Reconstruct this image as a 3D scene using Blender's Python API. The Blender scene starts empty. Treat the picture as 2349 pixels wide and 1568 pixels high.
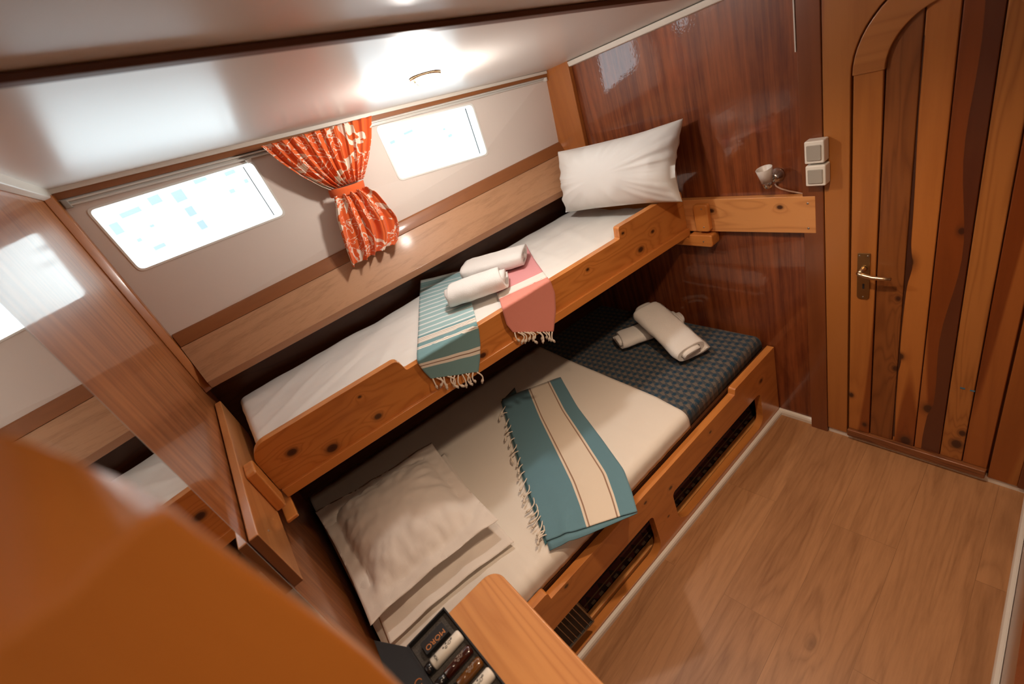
import bpy, bmesh, math, random
import numpy as np
from mathutils import Vector, Matrix, noise as mnoise

random.seed(7)
SC = bpy.context.scene
COL = SC.collection

# ------------------------------------------------------------------ camera
R = np.array([[0.7331406438573462, -0.5877546880500972, -0.34212457234108246],
              [-0.5474102598837992, -0.2115024939943084, -0.8096966730869893],
              [0.4035428151985699, 0.7809040412940124, -0.4768040211578468]])
F = 1046.240373472857
PPX, PPY = 1174.5, 784.0
CAM = np.array([0.0, 0.0, 1.8])


def ray(p):
    return R.T @ np.array([p[0] - PPX, p[1] - PPY, F])


def pl(p, n, c):
    """point of the plane n.x = c seen in direction p (used to read sizes off known planes)"""
    d = ray(p)
    n = np.array(n, float)
    t = (c - n @ CAM) / (n @ d)
    return CAM + t * d


def px(p, v): return pl(p, (1, 0, 0), v)
def py(p, v): return pl(p, (0, 1, 0), v)
def pz(p, v): return pl(p, (0, 0, 1), v)


B = -0.1275                     # taper of the hull side against the keel line
HN = (-B, 1, 0)
HD = Vector((1, B, 0)).normalized()
HY = Vector((-B, 1, 0)).normalized()


def ph(p, c): return pl(p, HN, c)
def hy(x, c): return c + B * x


cam = bpy.data.cameras.new('camera')
cam.lens = F / 2349 * 36
cam.sensor_width = 36
cam.clip_start = 0.01
cam.dof.use_dof = True
cam.dof.focus_distance = 1.75
cam.dof.aperture_fstop = 2.2
camo = bpy.data.objects.new('camera', cam)
COL.objects.link(camo)
camo.matrix_world = Matrix(((R[0][0], -R[1][0], -R[2][0], CAM[0]),
                            (R[0][1], -R[1][1], -R[2][1], CAM[1]),
                            (R[0][2], -R[1][2], -R[2][2], CAM[2]),
                            (0, 0, 0, 1)))
SC.camera = camo

# ------------------------------------------------------------------ materials


class NT:
    def __init__(s, name):
        s.m = bpy.data.materials.new(name)
        s.m.use_nodes = True
        s.t = s.m.node_tree
        s.t.nodes.clear()
        s.out = s.n('ShaderNodeOutputMaterial')

    def n(s, typ, **kw):
        nd = s.t.nodes.new(typ)
        for k, v in kw.items():
            setattr(nd, k, v)
        return nd

    def l(s, a, b): s.t.links.new(a, b)

    def math(s, op, a, b=None, c=None, clamp=False):
        nd = s.n('ShaderNodeMath', operation=op, use_clamp=clamp)
        for i, v in enumerate((a, b, c)):
            if v is None:
                continue
            if isinstance(v, (int, float)):
                nd.inputs[i].default_value = v
            else:
                s.l(v, nd.inputs[i])
        return nd.outputs[0]

    def mix(s, f, a, b, blend='MIX'):
        nd = s.n('ShaderNodeMix', data_type='RGBA', blend_type=blend)
        for sock, v in ((nd.inputs[0], f), (nd.inputs[6], a), (nd.inputs[7], b)):
            if isinstance(v, (int, float)):
                sock.default_value = v
            elif isinstance(v, tuple):
                sock.default_value = (*v[:3], 1)
            else:
                s.l(v, sock)
        return nd.outputs[2]

    def ramp(s, f, stops, interp='LINEAR'):
        nd = s.n('ShaderNodeValToRGB')
        cr = nd.color_ramp
        cr.interpolation = interp
        while len(cr.elements) < len(stops):
            cr.elements.new(0.5)
        for e, (p, c) in zip(cr.elements, stops):
            e.position = p
            e.color = (*c[:3], 1)
        s.l(f, nd.inputs[0])
        return nd.outputs[0]

    def coords(s, kind='Object', scale=(1, 1, 1), rot=(0, 0, 0), loc=(0, 0, 0)):
        tc = s.n('ShaderNodeTexCoord')
        mp = s.n('ShaderNodeMapping')
        mp.inputs['Scale'].default_value = scale
        mp.inputs['Rotation'].default_value = rot
        mp.inputs['Location'].default_value = loc
        s.l(tc.outputs[kind], mp.inputs[0])
        return mp.outputs[0]

    def noise(s, vec, scale=5, detail=4, rough=.5, dist=0.0):
        nd = s.n('ShaderNodeTexNoise')
        nd.inputs['Scale'].default_value = scale
        nd.inputs['Detail'].default_value = detail
        nd.inputs['Roughness'].default_value = rough
        nd.inputs['Distortion'].default_value = dist
        s.l(vec, nd.inputs['Vector'])
        return nd.outputs[0]

    def bsdf(s, color, rough=.5, metal=0, coat=0, coat_rough=.05, spec=.5, bump=None, bump_s=.1, bump_d=.01, sheen=0, coat_bump=None):
        p = s.n('ShaderNodeBsdfPrincipled')
        if isinstance(color, tuple):
            p.inputs['Base Color'].default_value = (*color[:3], 1)
        else:
            s.l(color, p.inputs['Base Color'])
        if isinstance(rough, (int, float)):
            p.inputs['Roughness'].default_value = rough
        else:
            s.l(rough, p.inputs['Roughness'])
        p.inputs['Metallic'].default_value = metal
        p.inputs['Coat Weight'].default_value = coat
        p.inputs['Coat Roughness'].default_value = coat_rough
        p.inputs['Specular IOR Level'].default_value = spec
        p.inputs['Sheen Weight'].default_value = sheen
        if bump is not None:
            b = s.n('ShaderNodeBump')
            b.inputs['Strength'].default_value = bump_s
            b.inputs['Distance'].default_value = bump_d
            s.l(bump, b.inputs['Height'])
            s.l(b.outputs[0], p.inputs['Normal'])
            if coat_bump is None:
                s.l(b.outputs[0], p.inputs['Coat Normal'])
        if coat_bump is not None:
            b = s.n('ShaderNodeBump')
            b.inputs['Strength'].default_value = coat_bump[1]
            b.inputs['Distance'].default_value = .002
            s.l(coat_bump[0], b.inputs['Height'])
            s.l(b.outputs[0], p.inputs['Coat Normal'])
        s.l(p.outputs[0], s.out.inputs[0])
        s.p = p
        return s.m


def plain(name, col, rough=.5, **kw):
    t = NT(name)
    return t.bsdf(col, rough, **kw)


def fabric(name, col, rough=.95, sc=220, s=.25, sheen=.15):
    t = NT(name)
    v = t.coords('Object')
    w = t.noise(v, sc, 2)
    big = t.noise(v, 6, 3)
    c = t.mix(t.math('MULTIPLY', big, .12), col, tuple(x * .82 for x in col))
    return t.bsdf(c, rough, bump=w, bump_s=s, bump_d=.002, sheen=sheen, spec=.15)


def wood(name, light, dark, axis='X', sc=9.0, rings=5.0, ring_s=.5, rough=.35, coat=.5, coat_rough=.12, knots=(), offset=0.0,
         knot_col=(.045, .013, .006), fine=.35, tilt=0.0, patch=None):
    t = NT(name)
    st = {'X': (.07, 1, 1), 'Y': (1, .07, 1), 'Z': (1, 1, .07)}[axis]
    rot = (0, 0, tilt)
    v = t.coords('Object', scale=st, rot=rot, loc=(offset, offset * .7, offset * 1.3))
    low = t.noise(v, sc, 2, .45, .3)
    fin = t.noise(v, sc * 14, 3, .6)
    raw = t.n('ShaderNodeTexCoord').outputs['Object']
    kd = None
    if knots:
        for (kx, ky, kz, kr) in knots:
            sub = t.n('ShaderNodeVectorMath', operation='SUBTRACT')
            t.l(raw, sub.inputs[0])
            sub.inputs[1].default_value = (kx, ky, kz)
            scl = t.n('ShaderNodeVectorMath', operation='MULTIPLY')
            t.l(sub.outputs[0], scl.inputs[0])
            q = [1 / kr] * 3
            q['XYZ'.index(axis)] *= .72
            scl.inputs[1].default_value = q
            ln = t.n('ShaderNodeVectorMath', operation='LENGTH')
            t.l(scl.outputs[0], ln.inputs[0])
            kd = ln.outputs['Value'] if kd is None else t.math('MINIMUM', kd, ln.outputs['Value'])
        bulge = t.math('DIVIDE', .55, t.math('ADD', kd, .8))
        low2 = t.math('ADD', low, bulge)
    else:
        low2 = low
    r = t.math('PINGPONG', t.math('MULTIPLY', low2, rings * 4), 1.0)
    r = t.math('POWER', r, 2.2)
    f = t.math('ADD', t.math('MULTIPLY', r, ring_s), t.math('MULTIPLY', t.math('SUBTRACT', fin, .5), fine))
    f = t.math('ADD', f, t.math('MULTIPLY', t.math('SUBTRACT', low, .5), .6), clamp=True)
    c = t.mix(f, light, dark)
    if patch:
        pn = t.noise(t.coords('Object', scale=tuple(x * .6 for x in st), rot=rot, loc=(offset + 3, 0, 1)), sc * .6, 1)
        pf = t.ramp(pn, [(.5, (0, 0, 0)), (.515, (1, 1, 1))])
        c = t.mix(pf, c, patch, 'MULTIPLY')
    if kd is not None:
        kf = t.ramp(t.math('MULTIPLY', kd, .5), [(0.0, (1, 1, 1)), (.27, (.95, .95, .95)), (.36, (.55, .55, .55)), (.55, (.15, .15, .15)), (.8, (0, 0, 0))])
        c = t.mix(kf, c, knot_col)
    return t.bsdf(c, rough, coat=coat, coat_rough=coat_rough, bump=f, bump_s=.04, bump_d=.002, spec=.4)


LACQ_L, LACQ_D = (.60, .225, .05), (.37, .108, .019)


def mahogany(name, light, dark, coat_bump=.25, axis='Z', coat_rough=.03, coat=1.0):
    t = NT(name)
    st = {'Z': (1, 1, .035), 'X': (.035, 1, 1)}[axis]
    v = t.coords('Object', scale=st)
    a = t.noise(v, 46, 2, .5, .1)
    b = t.noise(v, 190, 3, .6)
    fl = t.noise(t.coords('Object', scale=(1, 1, .35)), 40, 3, .6)
    big = t.noise(v, 7, 1, .5)
    f = t.math('ADD', t.math('MULTIPLY', t.math('SUBTRACT', a, .5), 2.2), t.math('MULTIPLY', t.math('SUBTRACT', b, .5), 1.0))
    f = t.math('ADD', f, t.math('MULTIPLY', t.math('SUBTRACT', fl, .5), .8))
    f = t.math('ADD', f, t.math('MULTIPLY', t.math('SUBTRACT', big, .5), .8))
    f = t.math('ADD', f, .5, clamp=True)
    c = t.mix(f, dark, light)
    ob = t.noise(t.coords('Object'), 90, 2, .5)
    return t.bsdf(c, .42, coat=coat, coat_rough=coat_rough, coat_bump=(ob, coat_bump), spec=.3)


M = {}
M['mahog'] = mahogany('mahogany_veneer', (.255, .068, .019), (.105, .022, .0075), coat_bump=.10)
M['mahog_left'] = mahogany('mahogany_veneer_partition', (.42, .15, .045), (.24, .070, .018), coat_bump=.03, coat_rough=.07, coat=.5)
M['mahog_solid'] = wood('mahogany_solid', (.19, .055, .016), (.10, .024, .007), 'Z', sc=10, rings=1.5, ring_s=.3, coat=.5)
M['dark'] = wood('dark_hull_lining', (.09, .032, .012), (.05, .016, .006), 'X', coat=.1)
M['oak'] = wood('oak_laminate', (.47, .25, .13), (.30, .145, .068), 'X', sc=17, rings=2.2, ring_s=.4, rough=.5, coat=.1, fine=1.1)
M['trimwood'] = wood('brown_trim_wood', (.27, .095, .028), (.17, .052, .014), 'X', sc=12, rings=1.5, ring_s=.3, coat=.15, rough=.5)
M['pine_post'] = wood('orange_pine_post', (.42, .14, .03), (.26, .075, .015), 'Z', sc=10, rings=1.6, ring_s=.4)
M['pine_frame'] = wood('pine_door_frame', (.40, .15, .035), (.25, .078, .016), 'Z', sc=10, rings=1.4, ring_s=.3, coat=.35, coat_rough=.2, patch=(.75, .6, .5))
M['white_pl'] = plain('white_plastic', (.78, .76, .70), .35)
M['trim_white'] = plain('white_trim_strip', (.66, .60, .52), .4)
M['grey_pl'] = plain('grey_plastic', (.36, .34, .30), .45)
M['chrome'] = plain('satin_chrome', (.62, .60, .58), .25, metal=1)
M['brass'] = plain('aged_brass', (.36, .24, .11), .32, metal=1)
M['brassbright'] = plain('worn_bright_brass', (.62, .47, .30), .28, metal=1)
M['screw'] = plain('screw_steel', (.55, .53, .5), .35, metal=1)
M['black'] = plain('black_card', (.012, .012, .013), .5)
M['blackgloss'] = plain('black_gloss_plastic', (.008, .008, .009), .2)
M['rubber'] = plain('dark_seal', (.03, .03, .03), .6)
M['cord'] = plain('pinkish_flex', (.42, .27, .2), .5)
M['alu'] = plain('curtain_track_white', (.62, .58, .52), .35)
M['copper'] = plain('copper_print', (.75, .30, .10), .4, metal=.6)
M['hullpanel'] = NT('beige_hull_panel').bsdf((.70, .61, .54), .55, spec=.3)
M['fleck'] = plain('blue_paint', (.06, .16, .24), .6)
M['steel'] = plain('grille_steel', (.35, .33, .3), .35, metal=1)


def make_ceiling():
    t = NT('white_ceiling_laminate')
    ob = t.noise(t.coords('Object'), 3, 1)
    return t.bsdf((.74, .70, .66), .5, coat=.55, coat_rough=.25, coat_bump=(ob, .25), spec=.5)


M['ceiling'] = make_ceiling()


def make_floor():
    t = NT('vinyl_oak_planks')
    tc = t.coords('Object', rot=(0, 0, -.085))
    br = t.n('ShaderNodeTexBrick')
    br.offset = .37
    br.inputs['Scale'].default_value = 1
    br.inputs['Brick Width'].default_value = 1.25
    br.inputs['Row Height'].default_value = .195
    br.inputs['Mortar Size'].default_value = .0008
    br.inputs['Mortar Smooth'].default_value = .3
    br.inputs['Color1'].default_value = (.0, .0, .0, 1)
    br.inputs['Color2'].default_value = (1, 1, 1, 1)
    br.inputs['Mortar'].default_value = (.5, .5, .5, 1)
    t.l(tc, br.inputs['Vector'])
    # per plank offset of the grain
    off = t.n('ShaderNodeVectorMath', operation='MULTIPLY')
    t.l(br.outputs['Color'], off.inputs[0])
    off.inputs[1].default_value = (7, 13, 5)
    add = t.n('ShaderNodeVectorMath', operation='ADD')
    t.l(tc, add.inputs[0])
    t.l(off.outputs[0], add.inputs[1])
    mp = t.n('ShaderNodeMapping')
    mp.inputs['Scale'].default_value = (.09, 1, 1)
    t.l(add.outputs[0], mp.inputs[0])
    low = t.noise(mp.outputs[0], 9, 3, .5, .6)
    fin = t.noise(mp.outputs[0], 110, 4, .65)
    kn = t.n('ShaderNodeTexVoronoi')
    kn.inputs['Scale'].default_value = 2.6
    mp2 = t.n('ShaderNodeMapping')
    mp2.inputs['Scale'].default_value = (.8, 1.6, 1)
    t.l(add.outputs[0], mp2.inputs[0])
    t.l(mp2.outputs[0], kn.inputs['Vector'])
    bul = t.math('DIVIDE', .05, t.math('ADD', kn.outputs['Distance'], .08))
    r = t.math('POWER', t.math('PINGPONG', t.math('MULTIPLY', t.math('ADD', low, bul), 15), 1), 2)
    f = t.math('ADD', t.math('MULTIPLY', r, .34), t.math('MULTIPLY', t.math('SUBTRACT', fin, .45), .9))
    f = t.math('ADD', f, t.math('MULTIPLY', t.math('SUBTRACT', low, .45), 1.1))
    f = t.math('ADD', f, t.math('MULTIPLY', br.outputs['Color'], .22), clamp=True)
    c = t.mix(f, (.43, .215, .094), (.21, .09, .034))
    kf = t.ramp(kn.outputs['Distance'], [(0, (1, 1, 1)), (.035, (.55, .55, .55)), (.075, (0, 0, 0))])
    c = t.mix(kf, c, (.11, .045, .018))
    c = t.mix(t.math('MULTIPLY', br.outputs['Fac'], .4), c, (.08, .035, .015))
    return t.bsdf(c, .42, bump=fin, bump_s=.06, bump_d=.001, spec=.4)


M['floor'] = make_floor()


def make_blue():
    t = NT('blue_patterned_upholstery')
    v = t.coords('Object', rot=(0, 0, math.radians(38)))
    sep = t.n('ShaderNodeSeparateXYZ')
    t.l(v, sep.inputs[0])
    s = .0235
    u = t.math('DIVIDE', sep.outputs[0], s)
    w = t.math('DIVIDE', sep.outputs[1], s)
    fu = t.math('SUBTRACT', t.math('FRACT', u), .5)
    fw = t.math('SUBTRACT', t.math('FRACT', w), .5)
    ch = t.math('MODULO', t.math('ABSOLUTE', t.math('ADD', t.math('FLOOR', u), t.math('FLOOR', w))), 2)
    par = t.math('GREATER_THAN', ch, .5)
    # diamond cells / leaf cells
    d1 = t.math('ADD', t.math('ABSOLUTE', fu), t.math('ABSOLUTE', fw))
    dia = t.math('LESS_THAN', d1, .46)
    rad = t.math('SQRT', t.math('ADD', t.math('MULTIPLY', fu, fu), t.math('MULTIPLY', fw, fw)))
    ring = t.math('LESS_THAN', t.math('ABSOLUTE', t.math('SUBTRACT', t.math('PINGPONG', t.math('MULTIPLY', rad, 6), 1), .5)), .26)
    half = t.math('GREATER_THAN', t.math('ADD', fu, t.math('MULTIPLY', fw, .4)), -.12)
    leaf = t.math('MULTIPLY', ring, half)
    base = (.060, .068, .078)
    cd = t.mix(dia, base, (.014, .045, .078))
    cl = t.mix(leaf, (.05, .062, .075), (.20, .15, .105))
    c = t.mix(par, cl, cd)
    wv = t.noise(t.coords('Object'), 300, 2)
    return t.bsdf(c, .75, bump=wv, bump_s=.2, bump_d=.002, spec=.25, sheen=.1)


M['blue'] = make_blue()
M['sheet'] = fabric('white_cotton_sheet', (.80, .78, .74), sc=350, s=.12, sheen=.05)
M['sheet_lower'] = fabric('cream_white_sheet', (.78, .73, .66), sc=350, s=.12, sheen=.05)
M['pillow'] = fabric('white_pillowcase', (.80, .79, .76), sc=350, s=.1, sheen=.05)
M['pillow_low'] = fabric('cream_pillowcase', (.76, .70, .64), sc=350, s=.1, sheen=.05)
M['terry'] = fabric('white_terry', (.82, .80, .77), sc=420, s=.9, sheen=.3)
M['fringe'] = fabric('cream_fringe_yarn', (.74, .66, .56), sc=500, s=.5)
M['mattress'] = fabric('mattress_ticking', (.55, .50, .45))


def uvn(t):
    uv = t.n('ShaderNodeTexCoord')
    sep = t.n('ShaderNodeSeparateXYZ')
    t.l(uv.outputs['UV'], sep.inputs[0])
    return sep.outputs[0], sep.outputs[1], uv.outputs['UV']


def weave(t):
    return t.noise(t.coords('Object'), 520, 2)


def make_turq():
    t = NT('turquoise_striped_cotton')
    u, v, _ = uvn(t)
    teal, pale, cream, brown = (.17, .315, .335), (.42, .62, .64), (.80, .76, .68), (.24, .15, .10)
    rep = t.math('FRACT', t.math('MULTIPLY', v, 19))
    rep2 = t.math('FRACT', t.math('MULTIPLY', v, 57))
    wl = t.math('LESS_THAN', rep, .26)
    c1 = t.mix(wl, t.mix(t.math('LESS_THAN', rep2, .5), (.29, .46, .48), (.35, .52, .53)), (.72, .77, .76))
    st = [(0, teal)]

    def band(a, b, cc):
        st.append((a, cc))
        st.append((b, teal))
    x = .665
    for i in range(4):
        band(x, x + .012, cream)
        st[-1] = (x + .012, brown)
        st.append((x + .017, teal if i == 3 else cream))
        x += .017
    for x in (.80, .905):
        band(x, x + .012, cream)
        st[-1] = (x + .012, brown)
        st.append((x + .016, cream))
        st.append((x + .026, teal))
    c2 = t.ramp(v, st, 'CONSTANT')
    c = t.mix(t.math('LESS_THAN', v, .65), c2, c1)
    return t.bsdf(c, .95, bump=weave(t), bump_s=.3, bump_d=.002, sheen=.1, spec=.1)


def make_pink():
    t = NT('coral_pink_striped_cotton')
    u, v, _ = uvn(t)
    c = t.ramp(v, [(0, (.72, .36, .38)), (.05, (.68, .30, .31)), (.47, (.82, .78, .72)), (.475, (.80, .76, .70)), (.60, (.55, .42, .33)),
                   (.61, (.82, .78, .72)), (.63, (.66, .25, .20)), (1, (.66, .23, .17))], 'CONSTANT')
    return t.bsdf(c, .95, bump=weave(t), bump_s=.3, bump_d=.002, sheen=.1, spec=.1)


def make_teal():
    t = NT('teal_and_cream_striped_cotton')
    u, v, _ = uvn(t)
    teal, cream, brown = (.125, .245, .30), (.72, .63, .52), (.30, .19, .13)
    c = t.ramp(u, [(0, teal), (.445, cream), (.468, brown), (.482, cream), (.775, brown), (.79, cream), (.815, teal)], 'CONSTANT')
    return t.bsdf(c, .95, bump=weave(t), bump_s=.3, bump_d=.002, sheen=.1, spec=.1)


def make_coral():
    t = NT('orange_coral_print_cotton')
    _, _, uv = uvn(t)
    mp = t.n('ShaderNodeMapping')
    mp.inputs['Scale'].default_value = (1, 1.3, 1)
    t.l(uv, mp.inputs[0])
    n1 = t.noise(mp.outputs[0], 5.5, 3, .5, 1.0)
    n2 = t.noise(mp.outputs[0], 13, 2, .5, 1.6)
    br = t.math('LESS_THAN', t.math('ABSOLUTE', t.math('SUBTRACT', n1, .5)), .034)
    fine = t.math('LESS_THAN', t.math('ABSOLUTE', t.math('SUBTRACT', n2, .5)), .022)
    blot = t.noise(mp.outputs[0], 3.0, 1, .5)
    zone = t.math('GREATER_THAN', blot, .45)
    zone2 = t.math('LESS_THAN', blot, .50)
    f = t.math('MAXIMUM', t.math('MULTIPLY', br, zone), t.math('MULTIPLY', fine, zone2))
    c = t.mix(f, (.70, .135, .035), (.80, .68, .56))
    return t.bsdf(c, .9, bump=weave(t), bump_s=.2, bump_d=.002, sheen=.1, spec=.1)


M['turq'], M['pink'], M['teal'], M['coral'] = make_turq(), make_pink(), make_teal(), make_coral()
M['coral_plain'] = fabric('plain_orange_cotton', (.66, .115, .03), sc=400, s=.2)
M['pink_back'] = fabric('coral_cloth', (.60, .2, .17))


def make_glass():
    t = NT('window_glass')
    tr = t.n('ShaderNodeBsdfTransparent')
    tr.inputs[0].default_value = (.95, .97, .97, 1)
    gl = t.n('ShaderNodeBsdfGlossy')
    gl.inputs['Roughness'].default_value = .0
    lw = t.n('ShaderNodeLayerWeight')
    lw.inputs[0].default_value = .5
    fres = t.math('ADD', t.math('MULTIPLY', t.math('POWER', lw.outputs['Facing'], 5), .9), .04)
    mx = t.n('ShaderNodeMixShader')
    t.l(fres, mx.inputs[0])
    t.l(tr.outputs[0], mx.inputs[1])
    t.l(gl.outputs[0], mx.inputs[2])
    t.l(mx.outputs[0], t.out.inputs[0])
    return t.m


M['glass'] = make_glass()


def make_frost():
    t = NT('frosted_glass_shade')
    m = t.bsdf((.85, .80, .76), .35)
    t.p.inputs['Transmission Weight'].default_value = .25
    return m


M['frost'] = make_frost()


def emit(name, col, s):
    t = NT(name)
    e = t.n('ShaderNodeEmission')
    e.inputs[0].default_value = (*col, 1)
    e.inputs[1].default_value = s
    t.l(e.outputs[0], t.out.inputs[0])
    return t.m


M['bulb'] = emit('lit_lamp_glass', (1, .80, .58), 14)
M['mirror'] = plain('mirror_silver', (.86, .88, .87), .015, metal=1)


def make_foam():
    t = NT('speckled_grey_foam')
    v = t.coords('Object')
    n = t.noise(v, 700, 2, .6)
    c = t.ramp(n, [(.35, (.02, .018, .017)), (.62, (.09, .08, .07)), (.75, (.22, .2, .18))])
    return t.bsdf(c, .95, bump=n, bump_s=.6, bump_d=.002)


M['foam'] = make_foam()


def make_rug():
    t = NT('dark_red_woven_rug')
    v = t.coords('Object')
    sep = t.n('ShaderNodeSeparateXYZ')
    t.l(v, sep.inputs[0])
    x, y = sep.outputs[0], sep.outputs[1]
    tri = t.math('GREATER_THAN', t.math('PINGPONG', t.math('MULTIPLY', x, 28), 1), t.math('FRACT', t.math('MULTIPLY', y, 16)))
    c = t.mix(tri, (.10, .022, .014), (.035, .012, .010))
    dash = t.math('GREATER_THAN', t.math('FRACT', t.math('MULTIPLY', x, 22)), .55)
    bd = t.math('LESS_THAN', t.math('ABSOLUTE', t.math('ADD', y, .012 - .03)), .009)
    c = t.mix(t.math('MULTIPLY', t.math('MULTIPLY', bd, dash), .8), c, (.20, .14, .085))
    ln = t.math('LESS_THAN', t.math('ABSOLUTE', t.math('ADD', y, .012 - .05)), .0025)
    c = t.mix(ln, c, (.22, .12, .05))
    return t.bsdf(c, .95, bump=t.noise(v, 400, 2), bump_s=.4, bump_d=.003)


M['rug'] = make_rug()

# ------------------------------------------------------------------ building helpers


def empty(name, loc, label=None, cat=None, group=None):
    o = bpy.data.objects.new(name, None)
    o.empty_display_size = .05
    COL.objects.link(o)
    o.location = loc
    tag(o, label, cat, group)
    return o


def tag(o, label=None, cat=None, group=None, kind=None):
    if label: o['label'] = label
    if cat: o['category'] = cat
    if group: o['group'] = group
    if kind: o['kind'] = kind
    return o


def rootloc(p):
    v = Vector((0, 0, 0))
    while p is not None:
        v += p.location
        p = p.parent
    return v


def obj(name, bm, mat, parent=None, smooth=False, bevel=0, seg=2, origin=None, solid=None, subs=0, recalc=True):
    """link a bmesh given in world coordinates as one object; origin = base centre (top-level) or the thing's own origin (part)"""
    if recalc:
        bmesh.ops.recalc_face_normals(bm, faces=bm.faces[:])
    me = bpy.data.meshes.new(name)
    if parent is not None:
        o0 = rootloc(parent)
    elif origin is not None:
        o0 = Vector(origin)
    else:
        vs = [v.co for v in bm.verts]
        lo = Vector([min(v[i] for v in vs) for i in range(3)])
        hi = Vector([max(v[i] for v in vs) for i in range(3)])
        o0 = Vector(((lo.x + hi.x) / 2, (lo.y + hi.y) / 2, lo.z))
    for v in bm.verts:
        v.co -= o0
    bm.to_mesh(me)
    bm.free()
    if smooth:
        for p in me.polygons: p.use_smooth = True
    for m in (mat if isinstance(mat, (list, tuple)) else [mat]):
        me.materials.append(m)
    o = bpy.data.objects.new(name, me)
    COL.objects.link(o)
    if parent is not None:
        o.parent = parent
    else:
        o.location = o0
    if solid:
        md = o.modifiers.new('solid', 'SOLIDIFY')
        md.thickness = solid[0]
        md.offset = solid[1]
    if bevel:
        md = o.modifiers.new('bevel', 'BEVEL')
        md.width = bevel
        md.segments = seg
        md.limit_method = 'ANGLE'
        md.angle_limit = math.radians(40)
        md.harden_normals = False
        for p in me.polygons: p.use_smooth = True
        wn = o.modifiers.new('wn', 'WEIGHTED_NORMAL')
        wn.keep_sharp = True
    if subs:
        md = o.modifiers.new('sub', 'SUBSURF')
        md.levels = md.render_levels = subs
    return o


def box(bm, lo, hi, mat=None):
    vs = [bm.verts.new((x, y, z)) for x in (lo[0], hi[0]) for y in (lo[1], hi[1]) for z in (lo[2], hi[2])]
    for f in ((0, 1, 3, 2), (4, 6, 7, 5), (0, 4, 5, 1), (2, 3, 7, 6), (0, 2, 6, 4), (1, 5, 7, 3)):
        bm.faces.new([vs[i] for i in f])
    return vs


def boxbm(lo, hi):
    bm = bmesh.new()
    box(bm, lo, hi)
    return bm


def hbox(bm, x0, x1, c0, c1, z0, z1):
    """box whose long side follows the hull side"""
    vs = [bm.verts.new((x, hy(x, c), z)) for x in (x0, x1) for c in (c0, c1) for z in (z0, z1)]
    for f in ((0, 1, 3, 2), (4, 6, 7, 5), (0, 4, 5, 1), (2, 3, 7, 6), (0, 2, 6, 4), (1, 5, 7, 3)):
        bm.faces.new([vs[i] for i in f])


def hex8(bm, a, b):
    """solid between two quads a and b (lists of 4 points in the same order)"""
    va = [bm.verts.new(p) for p in a]
    vb = [bm.verts.new(p) for p in b]
    bm.faces.new(va[::-1])
    bm.faces.new(vb)
    for i in range(4):
        j = (i + 1) % 4
        bm.faces.new((va[i], va[j], vb[j], vb[i]))


def prism(bm, loop, vec, holes=()):
    """extrude a planar outline (3D points), with holes, along vec"""
    vec = Vector(vec)
    edges = []
    loops = []
    for lp in [loop, *holes]:
        vs = [bm.verts.new(p) for p in lp]
        loops.append(vs)
        for i in range(len(vs)):
            edges.append(bm.edges.new((vs[i], vs[(i + 1) % len(vs)])))
    if holes:
        r = bmesh.ops.triangle_fill(bm, edges=edges, use_beauty=True)
        faces = [g for g in r['geom'] if isinstance(g, bmesh.types.BMFace)]
    else:
        faces = [bm.faces.new(loops[0])]
    r = bmesh.ops.extrude_face_region(bm, geom=faces)
    nv = [g for g in r['geom'] if isinstance(g, bmesh.types.BMVert)]
    bmesh.ops.translate(bm, verts=nv, vec=vec)
    return bm


def arc(cx, cz, r, a0, a1, n):
    return [(cx + r * math.cos(a0 + (a1 - a0) * i / n), cz + r * math.sin(a0 + (a1 - a0) * i / n)) for i in range(n + 1)]


def rrect(x0, z0, x1, z1, r, n=5):
    r4 = r if isinstance(r, (list, tuple)) else (r, r, r, r)    # bl, br, tr, tl
    P = math.pi
    out = []
    for (cx, cz, rr, a) in ((x0 + r4[0], z0 + r4[0], r4[0], P), (x1 - r4[1], z0 + r4[1], r4[1], 1.5 * P),
                            (x1 - r4[2], z1 - r4[2], r4[2], 0), (x0 + r4[3], z1 - r4[3], r4[3], .5 * P)):
        if rr < 1e-5:
            out.append((cx, cz))
        else:
            out += arc(cx, cz, rr, a, a + P / 2, n)
    return out


def tube(bm, pts, r, sides=10, cap=True):
    pts = [Vector(p) for p in pts]
    n = len(pts)
    rr = r if isinstance(r, (list, tuple)) else [r] * n
    tang = []
    for i in range(n):
        a = pts[max(0, i - 1)]
        b = pts[min(n - 1, i + 1)]
        tang.append((b - a).normalized())
    up = Vector((0, 0, 1)) if abs(tang[0].z) < .9 else Vector((1, 0, 0))
    u = tang[0].cross(up).normalized()
    rings = []
    for i in range(n):
        t = tang[i]
        u = (u - t * u.dot(t)).normalized()
        w = t.cross(u)
        rings.append([bm.verts.new(pts[i] + (u * math.cos(2 * math.pi * k / sides) + w * math.sin(2 * math.pi * k / sides)) * rr[i]) for k in range(sides)])
    for i in range(n - 1):
        for k in range(sides):
            j = (k + 1) % sides
            bm.faces.new((rings[i][k], rings[i][j], rings[i + 1][j], rings[i + 1][k]))
    if cap:
        bm.faces.new(rings[0][::-1])
        bm.faces.new(rings[-1])


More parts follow.
